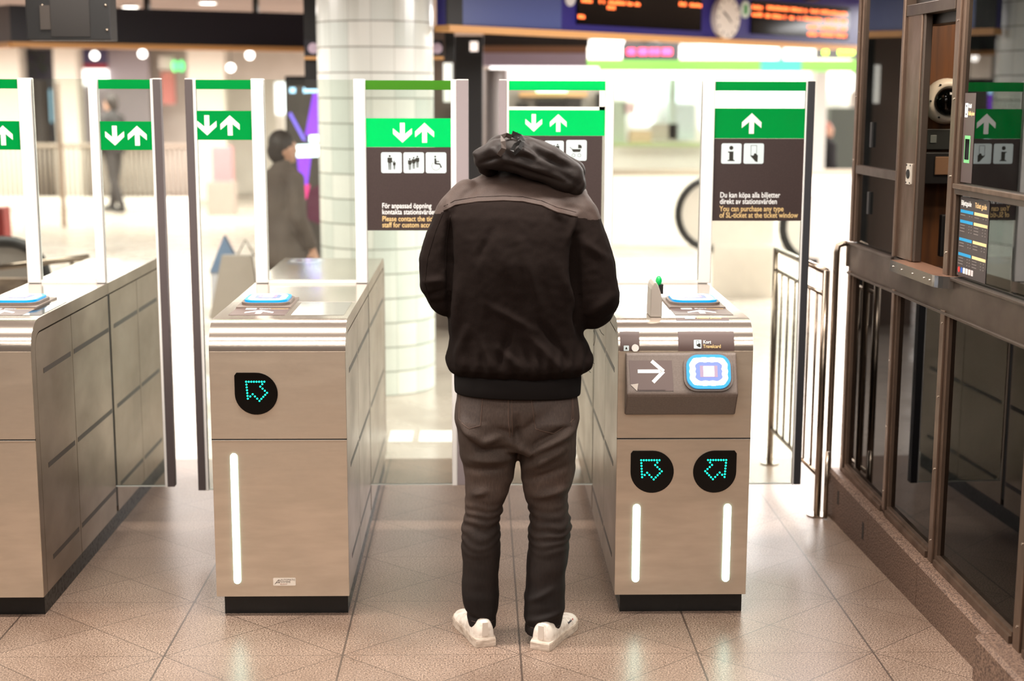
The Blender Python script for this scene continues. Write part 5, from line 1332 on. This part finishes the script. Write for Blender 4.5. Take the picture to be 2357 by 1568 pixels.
for i, (x0, y0, x1, y1, c_) in enumerate(((1405, 232, 1440, 330, (176, 186, 170)), (1436, 236, 1462, 262, (228, 196, 200)), (1500, 285, 1560, 322, (178, 168, 156)), (1556, 240, 1600, 322, (196, 206, 210)), (1450, 300, 1500, 328, (206, 178, 150)), (1540, 180, 1556, 320, (186, 196, 190)))):
    mb = MB(); pbox(mb, x0, y0, x1, y1, 20.2, .2, mat('goods_%d' % i, c_, .6)); mb.build('display_stand', sf_)
mb = MB(); pbox(mb, 1400, 330, 1700, 338, 20.0, .3, mat('edge_olive', (170, 186, 130), .5)); mb.build('floor_edge', sf_)
mb = MB(); pbox(mb, 1872, 165, 1900, 470, 18.6, .3, mat('pillar_grey', (196, 194, 188), .5)); tag(struct(mb.build('trim_30')), '', '') if False else struct(mb.build('trim_30'))
mb = MB(); pbox(mb, 1906, 248, 1975, 530, 20.2, .25, mat('shelf_dark', (70, 74, 66), .5)); tag(mb.build('shop_shelf'), 'dark shelf unit behind the person on the right', 'shelf')
t = thing('led_sign', 'black box sign with pink red letters hanging under the departure board', 'sign', (at(1500, 120, Y=15).x, 15, 2.618))
mb = MB(); pbox(mb, 1435, 100, 1564, 138, 15, .15, BLACK); a = at(1500, 100, Y=15); mb.box((a.x - .02, 15.05, a.z), (a.x + .02, 15.09, 2.618), BLACK); mb.build('casing', t)
mb = MB()
for x0, x1 in ((1444, 1462), (1470, 1490), (1495, 1505), (1508, 1518), (1524, 1546)): pbox(mb, x0, 112, x1, 126, 14.99, .01, emis('led_pink', (255, 40, 90), 1.43))
mb.build('led_text', t)
t = thing('led_sign', 'dark box sign with yellow green letters at the corner of the booth', 'sign', (at(1930, 120, Y=15).x, 15, 2.618))
mb = MB(); pbox(mb, 1884, 106, 2010, 134, 15, .15, DARK); a = at(1940, 106, Y=15); mb.box((a.x - .02, 15.05, a.z), (a.x + .02, 15.09, 2.618), BLACK); mb.build('casing', t)
mb = MB()
for x0, x1 in ((1894, 1906), (1930, 1940), (1944, 1954), (1958, 1966)): pbox(mb, x0, 116, x1, 126, 14.99, .01, emis('led_lime', (170, 230, 40), 0.88))
mb.build('led_text', t)
t = thing('exit_sign', 'glowing green exit sign above the right gate', 'sign', (at(1798, 150, Y=16.5).x, 16.5, 2.618))
mb = MB(); a, b = at(1752, 165, Y=16.5), at(1845, 138, Y=16.5); mb.box((a.x, 16.5, a.z), (b.x, 16.56, b.z), emis('exit_green', (40, 235, 120), .42)); mb.build('face', t)
mb = MB(); mb.box(((a.x + b.x) / 2 - .02, 16.52, b.z), ((a.x + b.x) / 2 + .02, 16.54, 2.618), BLACK); mb.build('hanger', t)
WL = emis('panel_glow', (255, 252, 245), 0.825)
for i, (x0, y0, x1, y1, Y) in enumerate(((1358, 92, 1436, 132, 16), (1572, 104, 1740, 130, 17.5), (1755, 112, 1868, 128, 17.8))):
    mb = MB(); pbox(mb, x0, y0, x1, y1, Y, .3, WL); a = at((x0 + x1) / 2, y0, Y=Y); mb.box((a.x - .02, Y + .1, a.z), (a.x + .02, Y + .14, 2.618), WHITE_AL)
    tag(mb.build('light_box'), ('square white light box under the departure board, nearest the canopy', 'long white light box behind the clock', 'white light box above the green exit sign')[i], 'lamp', 'hall light boxes')
# escalators
def newel(name, label, cx, cy, Y, r, run, skirt, dirn=1, a0=0):
    c_ = at(cx, cy, Y=Y); t = thing(name, label, 'escalator', (c_.x, Y, 0), group='escalator handrail ends')
    pts = ([] if a0 else [(c_.x + dirn * run, Y, c_.z + r)]) + [(c_.x - dirn * r * math.sin(R(a)), Y, c_.z + r * math.cos(R(a))) for a in range(a0, 181, 12)] + [(c_.x + dirn * run * .1, Y, c_.z - r)]
    MB().tube(pts, .034, BLACK, 12).build('handrail', t)
    pl = [(c_.x + dirn * run, c_.z + r - .03)] + [(c_.x - dirn * (r - .03) * math.sin(R(a)), c_.z + (r - .03) * math.cos(R(a))) for a in range(0, 181, 12)] + [(c_.x + dirn * run, c_.z - r + .03)]
    MB().prism(pl, skirt, Matrix(((1, 0, 0, 0), (0, 0, -1, Y + .01), (0, 1, 0, 0), (0, 0, 0, 1))), .02).build('balustrade', t)
    x0, x1 = sorted((c_.x, c_.x + dirn * run)); MB().box((x0, Y - .05, 0), (x1, Y + .08, c_.z - r + .03), skirt).build('skirt', t)
BAL = mat('balustrade_pale', (236, 228, 218), .4)
newel('escalator_end', 'black curved handrail end seen through the glass left of the right gate post', 1642, 492, 13.0, .318, .55, BAL)
newel('escalator_end', 'black curved handrail end below the right ticket sign board', 1884, 522, 11.6, .290, .12, BAL, a0=60)
newel('escalator_end', 'dark rounded escalator end at the left edge behind the narrow gate', 22, 640, 8.6, .215, 1.0, mat('balustrade_grey', (150, 142, 136), .35), -1)
lb = thing('low_barrier', 'long pale curved-top balustrade wall across the hall on the right', 'balustrade', (at(1700, 400, Y=18).x, 17.6, 0))
mb = MB(); a, b = at(1396, 395, Y=17.6), at(2100, 405, Y=17.6); mb.box((a.x, 17.6, 0), (b.x, 17.7, a.z), BAL); mb.build('panel', lb)
mb = MB(); mb.tube([(a.x, 17.58, a.z), (b.x, 17.58, a.z)], .035, mat('rail_sand', (190, 176, 158), .4), 10); mb.build('rail', lb)

# --- left hand hall
WALLB = mat('pillar_white', (232, 226, 214), .6)
for i, (x0, x1) in enumerate(((-60, 52), (130, 183), (436, 520))):
    a, b = at(x0, 300, Y=25.2), at(x1, 300, Y=25.2); struct(MB().box((a.x, 25.2, 0), (b.x, 25.6, 2.618), WALLB).build('trim_%d' % (40 + i)))
def pane(px, Y, m, nm, label, cat, dp=.1):
    mb = MB(); pbox(mb, *px, Y, dp, m); return tag(mb.build(nm), label, cat)
WIN = mat('window_dusk', (86, 84, 96), .2); WINM = mat('window_mauve', (168, 158, 164), .3)
for i, px in enumerate(((52, 112, 130, 330), (183, 112, 250, 330), (250, 112, 345, 330))):
    mb = MB(); pbox(mb, *px, 26.2, .1, (WIN, WINM, WINM)[i]); struct(mb.build('window_%d' % (i + 1)))
pane((74, 206, 116, 282), 26.1, emis('poster_sky', (160, 205, 225), 0.44), 'lit_poster', 'pale blue lit poster in the far left window', 'poster')
pane((182, 113, 244, 147.5), 26.1, mat('sign_plum', (90, 84, 120), .5), 'shop_sign', 'dull blue shop sign above the red stripe, far left', 'sign')
pane((180, 148, 244, 159), 26.1, mat('stripe_red', (190, 60, 70), .5), 'red_stripe_sign', 'red stripe sign over the white light box, far left', 'sign')
pane((176, 160, 246, 196), 26.1, emis('white_box_glow', (255, 255, 251), 0.88), 'light_box', 'white light box under the red stripe at the far left wall', 'lamp')
pane((372, 165, 402, 240), 26.0, mat('poster_red', (206, 130, 120), .5), 'wall_poster', 'faded red poster on the far wall above the gap between the doors', 'poster')
pane((365, 130, 398, 160), 26.0, mat('poster_cream', (236, 226, 222), .5), 'cream_sign', 'cream sign above the faded red poster', 'sign')
for x in (402, 418):
    mb = MB(); c_ = at(x, 152, Y=25.8); mb.sphere(c_, .055, emis('signal_green', (90, 240, 130), 0.99), 12, 10, (.8, .6, 1.7)); mb.tube([(c_.x, 25.8, c_.z), (c_.x, 27, c_.z)], .01, BLACK, 6)
    tag(mb.build('green_lamp'), ('left' if x < 410 else 'right') + ' one of the two small green lamps on the far wall', 'lamp', 'green signal lamps')
pl = MB(); c_ = at(88, 150, Y=25.7); pl.cyl((c_.x, 25.7), .16, 0, c_.z - .25, mat('planter_dark', (60, 52, 48), .6), 16)
for k in range(60):
    d = Vector((random.gauss(0, .16), random.gauss(0, .08), random.gauss(0, .16))); p = c_ + d; q = p + Vector((random.uniform(-.1, .1), random.uniform(-.05, .05), random.uniform(-.08, .1)))
    pl.add([tuple(p + Vector((-.03, 0, 0))), tuple(q), tuple(p + Vector((.03, 0, .02)))], [(0, 1, 2)], mat('leaf_dark', (52, 62, 48), .6))
tag(pl.build('potted_plant'), 'dark leafy plant on a tall stand in the far left window', 'plant')
# lamps on the far ceiling
DL = emis('downlight_glow', (255, 250, 242), 2.2)
for i, (px, py) in enumerate(((300, 14), (478, 5), (645, 32))):
    c_ = at(px, py, z=2.61); t = thing('downlight', 'round ceiling downlight above the dark beam, ' + ('nearest the hanging black display', 'middle one of three', 'nearest the tiled column')[i], 'ceiling light', (c_.x, c_.y, 2.62), group='ceiling downlights')
    MB().cyl((c_.x, c_.y), .085, 2.600, 2.6195, WHITE_AL, 24).build('rim', t); MB().cyl((c_.x, c_.y), .070, 2.596, 2.601, DL, 24).build('diffuser', t)
for i, (px, py, lab) in enumerate(((218, 128, 'glowing ball lamp far left above the white light box'), (328, 124, 'small glowing ball lamp below the dark beam, between the left doors'), (575, 127, 'bright ball lamp below the dark beam near the middle gate'), (531, 156, 'glowing ball lamp lower than its neighbour, left of the column'))):
    c_ = at(px, py, Y=19); mb = MB(); mb.sphere(c_, .05, DL, 14, 10); mb.tube([c_, (c_.x, 19, 2.618)], .006, BLACK, 6); tag(mb.build('pendant_lamp'), lab, 'lamp', 'pendant lamps')
t = thing('light_column', 'tall white glowing light column left of the black advertising screen', 'lamp', (at(644, 300, Y=20).x, 20, 0))
mb = MB(); pbox(mb, 634, 190, 654, 262, 20.0, .12, emis('shop_strip_glow', (245, 250, 255), 1.0)); mb.build('glowing_tube', t)
a = at(644, 262, Y=20); MB().box((a.x - .05, 20.02, 0), (a.x + .05, 20.1, a.z), WHITE_AL).build('stand', t)
# pole and fence
mb = MB(); c_ = at(139, 330, Y=20); mb.tube([(c_.x, 20, 0), (c_.x, 20, 1.95)], .035, mat('pole_brown', (150, 124, 104), .5), 10)
tag(mb.build('brown_pole'), 'thin brown pole standing in the hall behind the narrow gate', 'pole')
fx0, fx1 = at(-60, 330, Y=23.5).x, at(440, 330, Y=23.5).x
fn = thing('hall_fence', 'long pale fence of thin upright bars across the far left of the hall', 'fence', ((fx0 + fx1) / 2, 23.5, 0))
FEN = mat('fence_pale', (142, 128, 114), .5)
MB().tube([(fx0, 23.5, .98), (fx1, 23.5, .98)], .035, FEN, 8).build('top_rail', fn); MB().box((fx0, 23.48, 0), (fx1, 23.54, .16), mat('plinth_pale', (230, 224, 216), .6)).build('base', fn)
nb = 46
for k in range(nb):
    x = fx0 + (fx1 - fx0) * k / (nb - 1); MB().tube([(x, 23.5, .1), (x, 23.5, .97)], .014, FEN, 6).build('bar', fn)
mb = MB(); pbox(mb, -12, 478, 9, 552, 13, .2, mat('bin_red', (150, 36, 36), .5)); a = at(0, 552, Y=13); mb.box((a.x - .06, 13.05, 0), (a.x + .02, 13.12, a.z), BLACK)
tag(mb.build('red_box'), 'red box on a stand at the left edge of the photo', 'box')
mb = MB(); pbox(mb, 488, 338, 530, 420, 22, .3, mat('stand_red', (206, 140, 146), .5)); a, b = at(478, 420, Y=22), at(538, 420, Y=22); mb.box((a.x, 21.9, 0), (b.x, 22.3, .50), mat('stand_base', (176, 160, 152), .6))
tag(mb.build('display_stand'), 'red display stand with a grey base beyond the second door', 'stand')

# --- people in the hall
def figure(name, label, x, y, head, h, coat, trous, hair=HAIR, hat=None, extra=None, stride=.22, long=True):
    """standing or walking person; head = heading angle, h = height"""
    k = h / 1.72; t = thing(name, label, 'person', (x, y, 0))
    T = Matrix.Translation((x, y, 0)) @ Matrix.Rotation(head, 4, 'Z') @ Matrix.Scale(k, 4)
    P = lambda a, b, c: T @ Vector((a, b, c))
    def LB(mb, pts, seg=12): limb(mb, [(*P(a, b, c), r * k) for a, b, c, r in pts], seg)
    b = MB()
    head_into(b, lambda a, bb_, c: P(a, bb_ + .02, c + 1.60), 1.0)
    LB(b, [(0, 0, 1.40, .055), (0, .01, 1.52, .05)]); LB(b, [(-.08, 0, 1.36, .05), (.08, 0, 1.36, .05)]); LB(b, [(0, 0, 1.36, .10), (0, 0, 1.1, .11), (0, 0, .92, .12)], 16)
    for s in (-1, 1):
        LB(b, [(s * .08, 0, .92, .075), (s * .09, s * stride * .35, .50, .05), (s * .09, s * stride - .04, .09, .038)]); LB(b, [(s * .09, s * stride - .05, .05, .035), (s * .09, s * stride + .10, .04, .032)])
        LB(b, [(s * .17, 0, 1.36, .045), (s * .22, -.02, 1.10, .04), (s * .22, .10, .86, .03)])
        hand(b, P(s * .22, .11, .85), T.to_3x3() @ Vector((0, .3, -1)), T.to_3x3() @ Vector((-s, 0, 0)), -s, .4, k)
    me = fuse(b, .0085, relax=2); link_mesh('body', me, [SKIN], t)
    b = MB(); c_ = P(0, 0, 0)
    LB(b, [(-.13, 0, 1.38, .075), (.13, 0, 1.38, .075)]); LB(b, [(0, 0, 1.38, .12), (0, .0, 1.2, .155), (0, 0, 1.0, .16), (0, 0, .80 if long else .95, .165)], 18); LB(b, [(-.07, 0, 1.1, .12), (-.07, 0, .75 if long else .95, .14)]); LB(b, [(.07, 0, 1.1, .12), (.07, 0, .75 if long else .95, .14)])
    for s in (-1, 1): LB(b, [(s * .17, 0, 1.37, .07), (s * .225, -.02, 1.10, .064), (s * .225, .08, .90, .052)])
    LB(b, [(0, -.01, 1.45, .075), (0, 0, 1.47, .07)])
    me = fuse(b, .011, lambda co, n: .008 * noise.noise(co * 8), 4); link_mesh('coat', me, [coat], t)
    b = MB()
    for s in (-1, 1): LB(b, [(s * .08, 0, .92, .095), (s * .09, s * stride * .35, .50, .068), (s * .09, s * stride - .04, .10, .055)])
    me = fuse(b, .011, lambda co, n: .004 * noise.noise(co * 12), 3); link_mesh('trousers', me, [trous], t)
    for s in (-1, 1):
        b = MB(); LB(b, [(s * .09, s * stride - .06, .048, .046), (s * .09, s * stride + .11, .04, .040)]); link_mesh('shoe', fuse(b, .009, relax=2), [BLACK], t)
    b = MB(); b.sphere(P(0, -.01, 1.64), .102 * k, SEAM, 16, 12, (.95, 1.05, 1.0)); b.sphere(P(0, -.045, 1.58), .07 * k, SEAM, 14, 10, (1.1, .8, 1.3))
    link_mesh('hair', fuse(b, .010, lambda co, n: .003 * noise.noise(co * 50), 2), [hat or hair], t)
    return t, T, k
COATG = noisy(mat('coat_charcoal', (96, 84, 76), .85), (1, 1, 1), 4, (104, 92, 84), (84, 73, 67)); TRD = mat('trousers_dark', (50, 44, 42), .8)
wp_ = at(650, 400, Y=9.9)
_, T, k = figure('person', 'person in a long charcoal coat with short dark hair, walking beyond the second gate', wp_.x, 9.9, R(-48), 1.55, COATG, TRD)
hb_ = T @ Vector((-.23, .06, .80))
bg = MB(); bg.prism([(-.20, -.44), (.16, -.44), (.10, 0), (-.10, 0)], mat('bag_grey', (176, 164, 154), .5), front(hb_.x - .22, hb_.y - .16, hb_.z), .07)
bg.tube([(hb_.x - .23, hb_.y - .15, hb_.z - .01), (hb_.x - .17, hb_.y - .15, hb_.z + .10), (hb_.x - .11, hb_.y - .15, hb_.z - .01)], .006, DARK, 6); tag(bg.build('carrier_bag'), 'pale grey carrier bag carried by the person in the charcoal coat', 'bag')
bp_ = at(520, 595, Y=10.2)
bg = MB(); c_ = at(520, 560, Y=10.2); bg.prism([(-.11, -.20), (.13, -.20), (.0, .06)], mat('bag_blue', (126, 152, 186), .4), front(c_.x, 10.2, c_.z), .08); bg.box((c_.x - .10, 10.13, .0), (c_.x + .10, 10.19, c_.z - .2), mat('stand_white', (232, 232, 240), .4))
tag(bg.build('blue_topped_stand'), 'white stand with a blue pointed top seen through the second glass door', 'stand')
fm = at(258, 300, Y=22.6)
figure('person', 'distant person in dark clothes behind the narrow gate door', fm.x, 22.6, R(60), 1.78, mat('coat_black', (48, 44, 44), .8), TRD, stride=.18, long=False)
em = at(1893, 300, Y=19.2)
figure('person', 'person in a black jacket with reddish hair behind the pale balustrade on the right', em.x, 19.0, R(-70), 1.46, mat('jacket_black', (26, 22, 24), .8), TRD, hair=mat('hair_red', (190, 120, 100), .6), stride=.1, long=False)

# hand rail and low brown wall behind the narrow gate, and two white reflections painted on the floor beyond the lane
hr = thing('hand_rail', 'grey hand rail over a low brown wall behind the narrow gate, far left', 'rail', (at(90, 606, Y=8.05).x, 8.05, 0))
a, b = at(-60, 622, Y=8.05), at(205, 592, Y=8.05)
MB().tube([(a.x, 8.05, a.z), (b.x, 8.05, b.z)], .018, CHROME, 10).build('rail', hr)
MB().box((a.x, 8.06, 0), (b.x - .1, 8.12, a.z - .05), noisy(mat('low_wall_brown', (142, 122, 106), .5), (1, 1, 3), 6, (160, 140, 122), (104, 86, 74))).build('wall_panel', hr)
for k in (.15, .5, .85):
    x = a.x + (b.x - a.x) * k; z = a.z + (b.z - a.z) * k; MB().tube([(x, 8.05, a.z - .06), (x, 8.05, z)], .012, CHROME, 8).build('bracket', hr)
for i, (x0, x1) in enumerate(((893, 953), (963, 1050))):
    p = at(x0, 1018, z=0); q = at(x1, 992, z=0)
    tag(MB().box((p.x, p.y, 0), (q.x, q.y, .002), mat('reflection_white', (244, 242, 238), .4)).build('floor_reflection'), ('left' if i == 0 else 'right') + ' one of two white reflections painted on the floor, seen through the door left of the man', 'floor reflection', 'white floor strips')
